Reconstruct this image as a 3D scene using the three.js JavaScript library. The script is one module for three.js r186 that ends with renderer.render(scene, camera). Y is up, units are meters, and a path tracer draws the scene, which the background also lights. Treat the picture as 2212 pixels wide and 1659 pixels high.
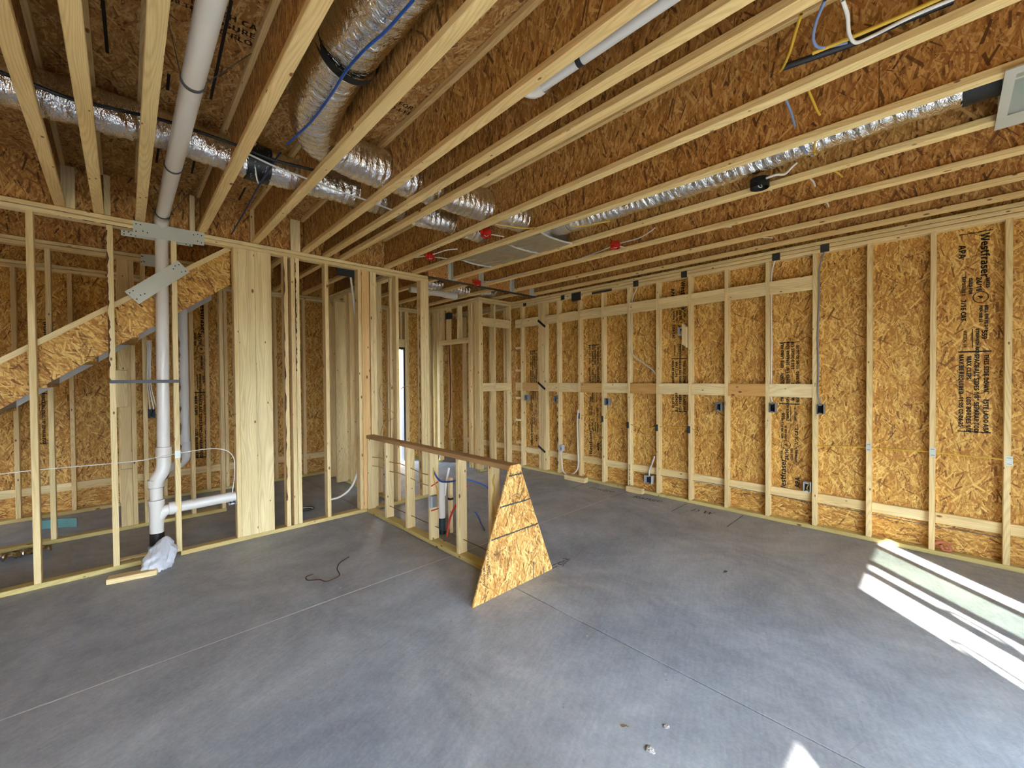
import * as THREE from 'three';
import { mergeGeometries } from 'three/addons/utils/BufferGeometryUtils.js';
import { createNoise2D, createNoise3D } from 'simplex-noise';

// ---------------------------------------------------------------- camera, sky, sun, exposure
const scene = new THREE.Scene();
const renderer = new THREE.WebGLRenderer({ antialias: true });
renderer.toneMapping = THREE.LinearToneMapping;
renderer.toneMappingExposure = 12.8;
renderer.shadowMap.enabled = true;

const F = 900.2, CX = 1106, CY = 829.5, EYE = 1.514, YAW = 0.763697, PITCH = -0.014543, ROLL = -0.0075139;
const camF = new THREE.Vector3(Math.sin(YAW) * Math.cos(PITCH), Math.sin(PITCH), -Math.cos(YAW) * Math.cos(PITCH));
const camR0 = new THREE.Vector3(Math.cos(YAW), 0, Math.sin(YAW)), camU0 = new THREE.Vector3().crossVectors(camR0, camF);
const camR = camR0.clone().multiplyScalar(Math.cos(ROLL)).addScaledVector(camU0, Math.sin(ROLL));
const camU = camU0.clone().multiplyScalar(Math.cos(ROLL)).addScaledVector(camR0, -Math.sin(ROLL));
const camera = new THREE.PerspectiveCamera((2 * Math.atan(CY / F) * 180) / Math.PI, 2212 / 1659, 0.05, 200);
camera.position.set(0, EYE, 0);
camera.quaternion.setFromRotationMatrix(new THREE.Matrix4().makeBasis(camR, camU, camF.clone().negate()));
scene.add(camera);

scene.background = new THREE.Color().setRGB(0.85, 1.0, 1.22);
scene.backgroundIntensity = 3.1;

const ELEV = (29.4 * Math.PI) / 180;
const sun = new THREE.DirectionalLight(new THREE.Color().setRGB(1.0, 0.93, 0.82), 3.6);
sun.name = 'sun';
sun.position.set(-Math.cos(ELEV) * 14.14, Math.sin(ELEV) * 20, Math.cos(ELEV) * 14.14);
sun.target.position.set(0, 0, 0);
sun.castShadow = true;
sun.shadow.mapSize.set(2048, 2048);
Object.assign(sun.shadow.camera, { left: -12, right: 12, top: 12, bottom: -12, near: 1, far: 50 });
scene.add(sun, sun.target);

// ---------------------------------------------------------------- helpers
let seed = 7;
const rnd = () => { seed = (seed + 0x6d2b79f5) | 0; let t = Math.imul(seed ^ (seed >>> 15), 1 | seed); t = (t + Math.imul(t ^ (t >>> 7), 61 | t)) ^ t; return ((t ^ (t >>> 14)) >>> 0) / 4294967296; };
const rr = (a, b) => a + (b - a) * rnd();
const noise2 = createNoise2D(rnd), noise3 = createNoise3D(rnd);
const V = (x, y, z) => new THREE.Vector3(x, y, z);
// a photo pixel gives a direction; the plane it meets gives the point
const ray = (px, py) => camF.clone().addScaledVector(camR, (px - CX) / F).addScaledVector(camU, (CY - py) / F);
const onX = (px, py, X) => { const d = ray(px, py), t = X / d.x; return V(X, EYE + d.y * t, d.z * t); };
const onY = (px, py, Y) => { const d = ray(px, py), t = (Y - EYE) / d.y; return V(d.x * t, Y, d.z * t); };
const onZ = (px, py, Z) => { const d = ray(px, py), t = Z / d.z; return V(d.x * t, EYE + d.y * t, Z); };

const used = new Map();
function numbered(name) { const n = used.get(name) ?? 0; used.set(name, n + 1); return n ? name + '_' + String(n).padStart(3, '0') : name; }
function structure(name) { const g = new THREE.Group(); g.name = numbered(name); g.userData.kind = 'structure'; scene.add(g); return g; }
function thing(name, label, category, group) {
  const g = new THREE.Group(); g.name = numbered(name); g.userData = { label, category }; if (group) g.userData.group = group; scene.add(g); return g;
}
function add(parent, name, geometry, material) {
  const m = new THREE.Mesh(geometry, material); m.name = name; m.castShadow = m.receiveShadow = true; parent.add(m); return m;
}
// parts are laid out in place; this moves the group's own origin to the thing's base
function settle(g) {
  const b = new THREE.Box3().setFromObject(g), c = V((b.min.x + b.max.x) / 2, b.min.y, (b.min.z + b.max.z) / 2);
  g.position.copy(c); for (const k of g.children) k.position.sub(c); return g;
}

// box with chamfered edges; uv in metres, v along the grain axis
function chamferBox(sx, sy, sz, c, axis, u0 = 0, v0 = 0) {
  const h = [sx / 2, sy / 2, sz / 2]; c = Math.min(c, h[0] * 0.6, h[1] * 0.6, h[2] * 0.6);
  const pos = [], nor = [], uv = [], cross = [0, 1, 2].filter((k) => k !== axis);
  const poly = (pts, dom) => {
    const a = V(...pts[0]), b = V(...pts[1]), d = V(...pts[2]);
    const n = b.clone().sub(a).cross(d.clone().sub(a)).normalize();
    if (n.dot(a.clone().add(d)) < 0) { pts.reverse(); n.negate(); }
    for (let k = 2; k < pts.length; k++) for (const p of [pts[0], pts[k - 1], pts[k]]) {
      pos.push(...p); nor.push(n.x, n.y, n.z);
      if (dom === axis) uv.push(u0 + p[cross[0]], v0 + p[cross[1]] * 0.05);
      else { const o = dom === cross[0] ? cross[1] : cross[0]; uv.push(u0 + p[o] + (dom === cross[0] ? 0.11 : 0) + (p[dom] > 0 ? 0.057 : 0), v0 + p[axis]); }
    }
  };
  for (let a = 0; a < 3; a++) {
    const [b, d] = [0, 1, 2].filter((k) => k !== a);
    for (const s of [-1, 1]) poly([[-1, -1], [1, -1], [1, 1], [-1, 1]].map(([i, j]) => { const p = [0, 0, 0]; p[a] = s * h[a]; p[b] = i * (h[b] - c); p[d] = j * (h[d] - c); return p; }), a);
    for (const sb of [-1, 1]) for (const sd of [-1, 1]) poly([[-1, 0], [1, 0], [1, 1], [-1, 1]].map(([i, e]) => { const p = [0, 0, 0]; p[a] = i * (h[a] - c); p[b] = sb * (h[b] - (e ? c : 0)); p[d] = sd * (h[d] - (e ? 0 : c)); return p; }), b === axis ? d : b);
  }
  for (const x of [-1, 1]) for (const y of [-1, 1]) for (const z of [-1, 1]) poly([[x * h[0], y * (h[1] - c), z * (h[2] - c)], [x * (h[0] - c), y * h[1], z * (h[2] - c)], [x * (h[0] - c), y * (h[1] - c), z * h[2]]], 0 === axis ? 1 : 0);
  const g = new THREE.BufferGeometry();
  g.setAttribute('position', new THREE.Float32BufferAttribute(pos, 3)); g.setAttribute('normal', new THREE.Float32BufferAttribute(nor, 3)); g.setAttribute('uv', new THREE.Float32BufferAttribute(uv, 2));
  return g;
}
// one piece of lumber between two corners
function lumber(parent, name, a, b, material, o = {}) {
  const lo = [0, 1, 2].map((k) => Math.min(a[k], b[k])), hi = [0, 1, 2].map((k) => Math.max(a[k], b[k])), s = hi.map((x, k) => x - lo[k]);
  const axis = o.axis ?? s.indexOf(Math.max(...s));
  const m = add(parent, name, chamferBox(...s, o.c ?? 0.003, axis, rr(0, 3), rr(0, 9)), Array.isArray(material) ? material[Math.floor(rnd() * material.length)] : material);
  m.position.set((lo[0] + hi[0]) / 2, (lo[1] + hi[1]) / 2, (lo[2] + hi[2]) / 2);
  return m;
}
// sheet between two corners (uv in metres, straight from position)
function sheet(parent, name, a, b, material, c = 0.001) { return lumber(parent, name, a, b, material, { c, axis: 1 }); }
function tube(pts, r, seg = 40, rad = 8, closed = false) {
  return new THREE.TubeGeometry(new THREE.CatmullRomCurve3(pts.map((p) => (p.isVector3 ? p : V(...p))), closed, 'centripetal'), seg, r, rad, closed);
}
function straight(a, b, r, rad = 24) {   // closed cylinder from a to b
  const A = a.isVector3 ? a : V(...a), B = b.isVector3 ? b : V(...b), d = B.clone().sub(A), g = new THREE.CylinderGeometry(r, r, d.length(), rad);
  g.applyQuaternion(new THREE.Quaternion().setFromUnitVectors(V(0, 1, 0), d.clone().normalize())); g.translate((A.x + B.x) / 2, (A.y + B.y) / 2, (A.z + B.z) / 2); return g;
}
const boxAt = (x0, y0, z0, x1, y1, z1) => new THREE.BoxGeometry(x1 - x0, y1 - y0, z1 - z0).translate((x0 + x1) / 2, (y0 + y1) / 2, (z0 + z1) / 2);

// ---------------------------------------------------------------- textures and materials
function canvasTexture(w, h, draw, colour = true) {
  const c = document.createElement('canvas'); c.width = w; c.height = h; draw(c.getContext('2d'), w, h);
  const t = new THREE.CanvasTexture(c); if (colour) t.colorSpace = THREE.SRGBColorSpace; t.wrapS = t.wrapT = THREE.RepeatWrapping; return t;
}
function dataTexture(w, h, f, colour = true) {
  const d = new Uint8Array(w * h * 4); let i = 0;
  for (let y = 0; y < h; y++) for (let x = 0; x < w; x++) { const c = f(x, y); d[i++] = c[0]; d[i++] = c[1]; d[i++] = c[2]; d[i++] = 255; }
  const t = new THREE.DataTexture(d, w, h); t.magFilter = THREE.LinearFilter; t.minFilter = THREE.LinearMipmapLinearFilter; t.wrapS = t.wrapT = THREE.RepeatWrapping; if (colour) t.colorSpace = THREE.SRGBColorSpace; t.needsUpdate = true; return t;
}
// oriented strand board: long flat flakes laid at random
function strandTexture(size, metres, palette, count, spread) {
  return canvasTexture(size, size, (g) => {
    const k = size / metres; g.fillStyle = palette[1]; g.fillRect(0, 0, size, size);
    for (let i = 0; i < count; i++) {
      const x = rr(0, size), y = rr(0, size), l = rr(0.03, 0.12) * k, w = rr(0.003, 0.015) * k, a = Math.PI / 2 + (rnd() + rnd() + rnd() - 1.5) * spread, p = rnd();
      const col = p < 0.08 ? palette[3] : p < 0.38 ? palette[2] : p < 0.7 ? palette[1] : palette[0];
      const j1 = rr(-0.3, 0.3) * w, j2 = rr(-0.3, 0.3) * w, al = rr(0.5, 0.95), edge = rnd() < 0.5;
      for (const ox of [-size, 0, size]) for (const oy of [-size, 0, size]) {
        if (x + ox < -l || x + ox > size + l || y + oy < -l || y + oy > size + l) continue;
        g.save(); g.translate(x + ox, y + oy); g.rotate(a); g.globalAlpha = al; g.fillStyle = col;
        g.beginPath(); g.moveTo(-l / 2, -w / 2 + j1); g.lineTo(l / 2 + j2, -w / 2); g.lineTo(l / 2 - w * 0.3, w / 2 + j2); g.lineTo(-l / 2 + j1, w / 2); g.closePath(); g.fill();
        g.globalAlpha = 0.16; g.strokeStyle = palette[3]; g.lineWidth = 0.7;
        for (let s = 0; s < 3; s++) { const yy = (-0.3 + 0.3 * s) * w; g.beginPath(); g.moveTo(-l / 2, yy); g.lineTo(l / 2, yy + j1 * 0.3); g.stroke(); }
        if (edge) { g.globalAlpha = 0.5; g.strokeStyle = palette[3]; g.lineWidth = 1.1; g.beginPath(); g.moveTo(-l / 2 + j1, w / 2); g.lineTo(l / 2 - w * 0.3, w / 2 + j2); g.stroke(); }
        g.restore();
      }
    }
  });
}
const withRepeat = (t, rx, ry, rot = 0) => { const c = t.clone(); c.repeat.set(rx, ry); c.rotation = rot; c.needsUpdate = true; return c; };
const OSB_M = 1.3;
const osbTex = strandTexture(1600, OSB_M, ['#ecd09a', '#d0a565', '#b07f45', '#704a22'], 17000, 1.15);
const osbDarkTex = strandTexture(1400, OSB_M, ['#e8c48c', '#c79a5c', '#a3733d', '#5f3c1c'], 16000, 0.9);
const PW = 0.42, PL = 2.6, KNOTS = [];
for (let i = 0; i < 16; i++) KNOTS.push([rr(0, PW), rr(0, PL), rr(0.004, 0.011)]);
// pine: rings cut lengthwise, a few knots
const pineTex = dataTexture(512, 1536, (x, y) => {
  const X = (x / 512) * PW, Y = (y / 1536) * PL, ang = (x / 512) * Math.PI * 2, ay = (y / 1536) * Math.PI * 2;
  const cx = Math.cos(ang) * 0.35, sx = Math.sin(ang) * 0.35, cy = Math.cos(ay) * 0.4, sy = Math.sin(ay) * 0.4;
  let warp = noise3(cx * 1.2, sx * 1.2 + 5, cy) * 0.9 + noise3(cx * 1.2 + 9, sx * 1.2, sy) * 0.9, knot = 0;
  for (const [kx, ky, kr] of KNOTS) {
    let dx = Math.abs(X - kx); dx = Math.min(dx, PW - dx); let dy = Math.abs(Y - ky); dy = Math.min(dy, PL - dy);
    const d = Math.sqrt(dx * dx + dy * dy * 0.25) / kr; if (d < 4) warp += 2.2 * Math.exp(-d * d * 0.5); if (d < 1) knot = Math.max(knot, 1 - d * d * 0.6);
  }
  const ring = Math.sin((warp * 3.2 + Math.cos(ang * 2) * 2.5 + x * 0.0) * 6.283) * 0.5 + 0.5;
  const fine = noise2(x * 0.55, y * 0.012) * 0.5 + noise2(x * 0.17 + 50, y * 0.006) * 0.5, blot = noise3(cx * 2, sx * 2, cy * 1.5 + 20);
  const d = 0.075 * ring * ring + 0.07 * fine + 0.05 * blot, k = knot * 0.62;
  return [238 * (1 - d * 0.75) * (1 - k * 0.75), 210 * (1 - d * 0.95) * (1 - k), 162 * (1 - d * 1.35) * (1 - k * 1.15)];
}, true);
// concrete: cloudy trowelled cement with scratches and pits; 6 m square
const FLOOR_M = 6.2;
function concrete() {
  const N = 2048, f = new Float32Array(N * N);
  for (let y = 0; y < N; y++) for (let x = 0; x < N; x++) {
    const u = (x / N) * FLOOR_M, v = (y / N) * FLOOR_M;
    const w = noise2(u * 0.6 + 3, v * 0.6) * 0.5;
    f[y * N + x] = noise2(u * 0.55, v * 0.55 + 9) * 0.35 + noise2(u * 1.7 + w, v * 1.7) * 0.3 + noise2(u * 5 + w * 3, v * 4) * 0.22 + noise2((u + v * 0.35) * 5, (v - u * 0.35) * 34) * 0.13 + noise2(u * 17, v * 13) * 0.14 + noise2(u * 45, v * 40) * 0.16 + noise2(u * 130, v * 130) * 0.15;
  }
  const t = canvasTexture(N, N, (g) => {
    const im = g.createImageData(N, N), d = im.data;
    for (let i = 0; i < N * N; i++) { const s = f[i], w = noise2((i % N) * 0.0016, Math.floor(i / N) * 0.0016 + 40); d[i * 4] = 160 + s * 33 + w * 3; d[i * 4 + 1] = 166 + s * 33; d[i * 4 + 2] = 173 + s * 32 - w * 4; d[i * 4 + 3] = 255; }
    g.putImageData(im, 0, 0);
    for (let i = 0; i < 2600; i++) { const x = rr(0, N), y = rr(0, N); g.globalAlpha = rr(0.05, 0.28); g.fillStyle = rnd() < 0.6 ? '#5a5552' : '#e2e0dc'; g.beginPath(); g.ellipse(x, y, rr(0.6, 2.6), rr(0.6, 2), rr(0, 3), 0, 7); g.fill(); }
    for (let i = 0; i < 700; i++) { const x = rr(0, N), y = rr(0, N), a = rr(-0.7, 0.9), l = rr(12, 90); g.globalAlpha = rr(0.04, 0.16); g.strokeStyle = rnd() < 0.5 ? '#6b6560' : '#dcd9d4'; g.lineWidth = rr(0.8, 2.2); g.beginPath(); g.moveTo(x, y); g.quadraticCurveTo(x + Math.cos(a) * l * 0.5 + rr(-8, 8), y + Math.sin(a) * l * 0.5 + rr(-8, 8), x + Math.cos(a) * l, y + Math.sin(a) * l); g.stroke(); }
  });
  return t;
}
const pineMap = withRepeat(pineTex, 1 / PW, 1 / PL);
const wood = (r, g, b, rough = 0.72) => new THREE.MeshStandardMaterial({ color: new THREE.Color().setRGB(r, g, b), map: pineMap, roughness: rough });
const PINE = [wood(1.03, 1.09, 1.0), wood(1.05, 1.08, 0.95), wood(0.98, 1.0, 0.86), wood(1.02, 1.03, 0.9)];
const PALE = [wood(1.06, 1.13, 1.06), wood(1.06, 1.11, 1.0)];
const AMBER = [wood(0.82, 0.6, 0.33), wood(0.86, 0.68, 0.42)];
const TREATED = [wood(0.72, 0.78, 0.52), wood(0.76, 0.78, 0.55)];
const FLANGE = [wood(1.03, 1.02, 0.82), wood(1.02, 0.98, 0.76), wood(1.0, 0.94, 0.72)];
const GREYWOOD = wood(0.62, 0.5, 0.38, 0.8);
const osbMap = withRepeat(osbTex, 1 / OSB_M, 1 / OSB_M), osbTurned = withRepeat(osbTex, 1 / OSB_M, 1 / OSB_M, Math.PI / 2);
const board = (map, r, g, b) => new THREE.MeshStandardMaterial({ map, color: new THREE.Color().setRGB(r, g, b), roughness: 0.7, bumpMap: map, bumpScale: 0.0008 });
const OSB = [board(osbMap, 1.1, 1.0, 0.61)], OSB_TURNED = board(osbTurned, 1.08, 0.97, 0.6), OSB_PALE = board(osbMap, 1.1, 1.0, 0.74);
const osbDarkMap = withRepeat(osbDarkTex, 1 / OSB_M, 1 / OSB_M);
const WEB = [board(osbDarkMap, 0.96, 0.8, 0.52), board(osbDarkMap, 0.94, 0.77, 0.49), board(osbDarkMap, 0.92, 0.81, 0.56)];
const SUBFLOOR = board(osbTurned, 0.9, 0.78, 0.6);
const plywoodTex = dataTexture(512, 512, (x, y) => { const w = noise2(x * 0.006, y * 0.004) * 2.2 + noise2(x * 0.02, y * 0.012) * 0.35, r = Math.abs(Math.sin((w + x * 0.006) * 7)), d = r * r * r * 0.62; return [240 * (1 - d * 0.6), 198 * (1 - d), 130 * (1 - d * 1.2)]; });
const PLYWOOD = new THREE.MeshStandardMaterial({ map: withRepeat(plywoodTex, 2.2, 2.2), color: new THREE.Color().setRGB(0.95, 0.85, 0.7), roughness: 0.65 });
const concreteTex = concrete();
const concreteMap = withRepeat(concreteTex, 1 / FLOOR_M, 1 / FLOOR_M); concreteMap.wrapS = concreteMap.wrapT = THREE.MirroredRepeatWrapping; concreteMap.offset.set(0.9 / FLOOR_M, 4.9 / FLOOR_M);
const grainTex = dataTexture(512, 512, (x, y) => { const n = 128 + noise2(x * 0.09, y * 0.09) * 50 + noise2(x * 0.4, y * 0.4) * 50; return [n, n, n]; }, false);
const CONCRETE = new THREE.MeshStandardMaterial({ map: concreteMap, roughness: 0.56, bumpMap: withRepeat(grainTex, 2.2, 2.2), bumpScale: 0.0007 });
const plain = (hex, rough = 0.6, metal = 0) => new THREE.MeshStandardMaterial({ color: hex, roughness: rough, metalness: metal });
const FILLER = plain('#b9b6b1', 0.9), GALV = new THREE.MeshStandardMaterial({ color: new THREE.Color().setRGB(0.62, 0.65, 0.58), roughness: 0.5, metalness: 0.35 }), DARKSTEEL = plain('#3d4043', 0.5, 0.6), STRAP = plain('#5b5d5e', 0.6, 0.3);
const PVC = new THREE.MeshPhysicalMaterial({ color: '#e4dfd4', roughness: 0.32, clearcoat: 0.3, clearcoatRoughness: 0.25 }), PVCGREY = plain('#cfcdc7', 0.4);
const BLACK = plain('#121212', 0.55), BOXGREY = plain('#80878d', 0.5), BOXLIGHT = plain('#c0c4c7', 0.5), RED = plain('#c92a1e', 0.45), WHITE = plain('#e9e6de', 0.5), YELLOW = plain('#d9b23c', 0.5), BLUE = plain('#1e4f9c', 0.45), PALEBLUE = plain('#7f93bd', 0.5), INK = plain('#1d1710', 0.8), TAN = plain('#c2a568', 0.6), REDPEX = plain('#7c1c14', 0.45);
const crinkleTex = dataTexture(512, 512, (x, y) => { const a = Math.abs(noise2(x * 0.03, y * 0.016)), b = Math.abs(noise2(x * 0.09 + 40, y * 0.05)), n = 255 * Math.min(1, 0.65 * a + 0.4 * b); return [n, n, n]; }, false);
const FOIL = new THREE.MeshStandardMaterial({ color: new THREE.Color().setRGB(0.8, 0.79, 0.77), metalness: 1, roughness: 0.17, bumpMap: withRepeat(crinkleTex, 2.5, 2.5), bumpScale: 0.003 });
const PLASTIC = new THREE.MeshPhysicalMaterial({ color: '#cfc3a4', roughness: 0.25, transmission: 0.55, thickness: 0, clearcoat: 0.6 });

// ---------------------------------------------------------------- the shell
const XR = 4.966, ZL = -4.572, TOP = 2.82, BACK = 2.1, FAR = -6.9, SIDE = -3.2, T = 0.038, D = 0.089;

// floor: slabs with a tooled groove along the island and a dusty saw cut across
const floor = structure('floor');
{
  const xs = [SIDE - 0.2, 2.0715, 2.0785, 5.2], zs = [FAR - 0.25, -2.923, -2.917, BACK + 0.3];
  for (const [i, j] of [[0, 0], [2, 0], [0, 2], [2, 2]]) {
    const g = chamferBox(xs[i + 1] - xs[i], 0.12, zs[j + 1] - zs[j], 0.0025, 1), p = g.attributes.position, uv = g.attributes.uv, cx = (xs[i] + xs[i + 1]) / 2, cz = (zs[j] + zs[j + 1]) / 2;
    for (let k = 0; k < p.count; k++) uv.setXY(k, p.getX(k) + cx, p.getZ(k) + cz);
    add(floor, 'slab', g, CONCRETE).position.set(cx, -0.06, cz);
  }
  add(floor, 'joint_filler', boxAt(SIDE, -0.05, -2.9232, 5.1, -0.0003, -2.9168), plain('#d6d3ce', 0.9));
  add(floor, 'groove_bed', boxAt(2.0714, -0.05, FAR, 2.0786, -0.009, BACK), FILLER);
}
// ground outside
{
  const g = structure('ground');
  const grass = new THREE.MeshStandardMaterial({ color: '#5f5a3e', roughness: 1, map: withRepeat(grainTex, 0.4, 0.4) });
  const m = add(g, 'soil', new THREE.CircleGeometry(60, 40).rotateX(-Math.PI / 2), grass); m.position.y = -0.25;
}

// right wall: studs, three top plates, treated sill, blocking, sheathing
const wallRight = structure('wall_right');
const studZ = []; for (let k = 0; k < 16; k++) studZ.push(-4.181 + 0.4078 * k);
const YB = 0.038, YT = 2.706;
function plates(parent, axis, from, to, face, depth, bottoms, mats = [TREATED, PINE]) {
  for (const [y, m] of bottoms) {
    let a = from; while (a < to - 0.01) {
      const b = Math.min(to, a + rr(3.2, 4.6)), e = to - b < 0.8 ? to : b, j = y > 0.1 ? rr(-0.004, 0.004) : 0;
      if (axis === 0) lumber(parent, y < 0.01 ? 'bottom_plate' : 'top_plate', [a, y, face + j], [e - 0.001, y + T - (y > 0.1 ? 0.004 : 0), face + depth + j], m, { c: 0.004 }); else lumber(parent, y < 0.01 ? 'bottom_plate' : 'top_plate', [face + j, y, a], [face + depth + j, y + T - (y > 0.1 ? 0.004 : 0), e - 0.001], m, { c: 0.004 });
      a = e;
    }
  }
}
plates(wallRight, 2, FAR + 0.09, BACK, XR, D, [[0, TREATED], [YT, PINE], [YT + T, PINE], [YT + 2 * T, PINE]]);
for (const z of studZ) lumber(wallRight, 'stud', [XR, YB, z], [XR + D, YT, z + T], PINE);
for (const z of [-4.974, -4.572, -4.53, -4.49, -5.4, -5.8, -6.2, -6.6]) lumber(wallRight, 'stud', [XR, YB, z], [XR + D, YT, z + T], PINE);
lumber(wallRight, 'stud', [XR, YB, -4.45], [XR + D, YT, -4.45 + T], PINE);
// blocking between studs
{
  const cols = [-5.19 + D, -4.974, -4.572].concat(studZ.slice(0, 9));
  const amber = [1, 4, 6, 9];
  for (let i = 0; i + 1 < cols.length; i++) {
    let a = cols[i] + T, b = cols[i + 1]; if (i === 0) a = cols[0]; if (i === 2) a = -4.45 + T;
    lumber(wallRight, 'blocking', [XR + 0.001, 1.297, a], [XR + 0.039, 1.432, b], amber.includes(i) ? AMBER : PALE, { axis: 2 });
    lumber(wallRight, 'blocking', [XR + 0.001, 2.362, a], [XR + 0.039, 2.5, b], PALE, { axis: 2 });
  }
  const all = [-6.6, -6.2, -5.8, -5.4, -4.974, -4.572].concat(studZ);
  for (let i = 0; i + 1 < all.length; i++) { let a = all[i] + T; if (i === 5) a = -4.45 + T; lumber(wallRight, 'blocking', [XR + D - T - 0.001, 0.258, a], [XR + D - 0.001, 0.348, all[i + 1]], PINE, { axis: 2 }); }
}
// sheathing: upright panels above, strips laid lengthwise below
{
  const zs = [FAR - 0.1, -5.75, -4.53, -3.35, -2.13, -0.91, 0.31, BACK];
  for (let i = 0; i + 1 < zs.length; i++) {
    sheet(wallRight, 'sheathing_panel', [XR + D, 0.305, zs[i] + 0.001], [XR + D + 0.012, 3.2, zs[i + 1] - 0.001], OSB);
    sheet(wallRight, 'sheathing_panel', [XR + D, -0.02, zs[i] + 0.001], [XR + D + 0.012, 0.302, zs[i + 1] - 0.001], OSB_TURNED);
  }
}
add(wallRight, 'seam_light_stop', boxAt(XR + D + 0.013, -0.2, FAR - 0.13, XR + D + 0.016, 3.3, BACK + 0.1), plain('#8a8d8f', 0.8));  // unseen layer added to stop sky light leaking through the panel seams
// left wall with the stair behind: double top plate, studs as they stand
const wallLeft = structure('wall_left');
const LZ0 = ZL - D;
plates(wallLeft, 0, SIDE, 0.26, LZ0, D, [[0, TREATED]]);
plates(wallLeft, 0, 0.40, 2.919, LZ0, D, [[0, TREATED]]);
plates(wallLeft, 0, SIDE, 0.255, LZ0, D, [[TOP - 2 * T, PINE], [TOP - T, PINE]]);
plates(wallLeft, 0, 0.375, 2.919, LZ0, D, [[TOP - 2 * T, PINE], [TOP - T, PINE]]);
for (const x of [-2.9, -2.45, -2.05, -1.65, -1.24, -0.84, -0.437, -0.02, 0.374, 1.242, 1.308, 1.349, 1.639, 1.998, 2.141, 2.178, 2.461, 2.803, 2.842, 2.881]) lumber(wallLeft, 'stud', [x, YB, LZ0], [x + T, TOP - 2 * T, ZL], PINE);
lumber(wallLeft, 'stud', [0.819, YB, LZ0], [0.856, TOP - 2 * T, ZL], PINE);
lumber(wallLeft, 'post_board', [0.857, YB, ZL - T], [0.991, TOP - 2 * T, ZL], PALE);
lumber(wallLeft, 'post_board', [0.992, YB, ZL - T], [1.131, TOP - 2 * T, ZL], PALE);
lumber(wallLeft, 'post_board', [2.04, YB, ZL - T], [2.129, TOP - 2 * T, ZL], [wood(1.0, 0.86, 0.62)]);
lumber(wallLeft, 'blocking', [0.02, 0.0, -4.76], [0.31, 0.038, -4.70], PINE);
// bark left on the edges of a few studs
const BARK = plain('#5e412a', 0.95);
function bark(wall, from, to, across, out) {   // ribbon from one end to the other, of uneven width
  const n = 60, pos = [], idx = [], o = rr(0, 90);
  for (let i = 0; i <= n; i++) { const p = from.clone().lerp(to, i / n), w = Math.max(0.0, 0.004 + 0.009 * noise2(i * 0.16, o) + 0.005 * noise2(i * 0.7, o + 9)); for (const q of [p.clone().addScaledVector(across, -w * 0.2), p.clone().addScaledVector(across, w)]) { q.addScaledVector(out, 0.0012); pos.push(q.x, q.y, q.z); } if (i < n) idx.push(2 * i, 2 * i + 1, 2 * i + 2, 2 * i + 1, 2 * i + 3, 2 * i + 2); }
  const g = new THREE.BufferGeometry(); g.setAttribute('position', new THREE.Float32BufferAttribute(pos, 3)); g.setIndex(idx); g.computeVertexNormals();
  BARK.side = THREE.DoubleSide; add(wall, 'bark_edge', g, BARK);
}
for (const [x, y0, y1] of [[1.242, 0.3, 2.72], [0.412, 0.8, 1.9], [1.349, 1.6, 2.7], [-0.02, 1.5, 2.7]]) { bark(wallLeft, V(x, y0, ZL), V(x, y1, ZL), V(1, 0, 0), V(0, 0, 1)); bark(wallLeft, V(x, y0, ZL), V(x, y1, ZL), V(0, 0, -1), V(-1, 0, 0)); }
for (const y of [0.9, 1.9]) bark(wallLeft, V(2.803, y - 0.8, ZL - 0.03), V(2.803, y + 0.7, ZL - 0.03), V(0, 0, -1.6), V(-1, 0, 0));
bark(wallLeft, V(-0.3, TOP - 2 * T, ZL), V(0.25, TOP - 2 * T, ZL), V(0, 1, 0), V(0, 0, 1));
bark(wallRight, V(XR, 0.1, -4.175), V(XR, 1.25, -4.175), V(0, 0, 1.4), V(-1, 0, 0)); bark(wallRight, V(XR, 0.05, -2.93), V(XR, 0.35, -2.93), V(0, 0, 1), V(-1, 0, 0));
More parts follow.
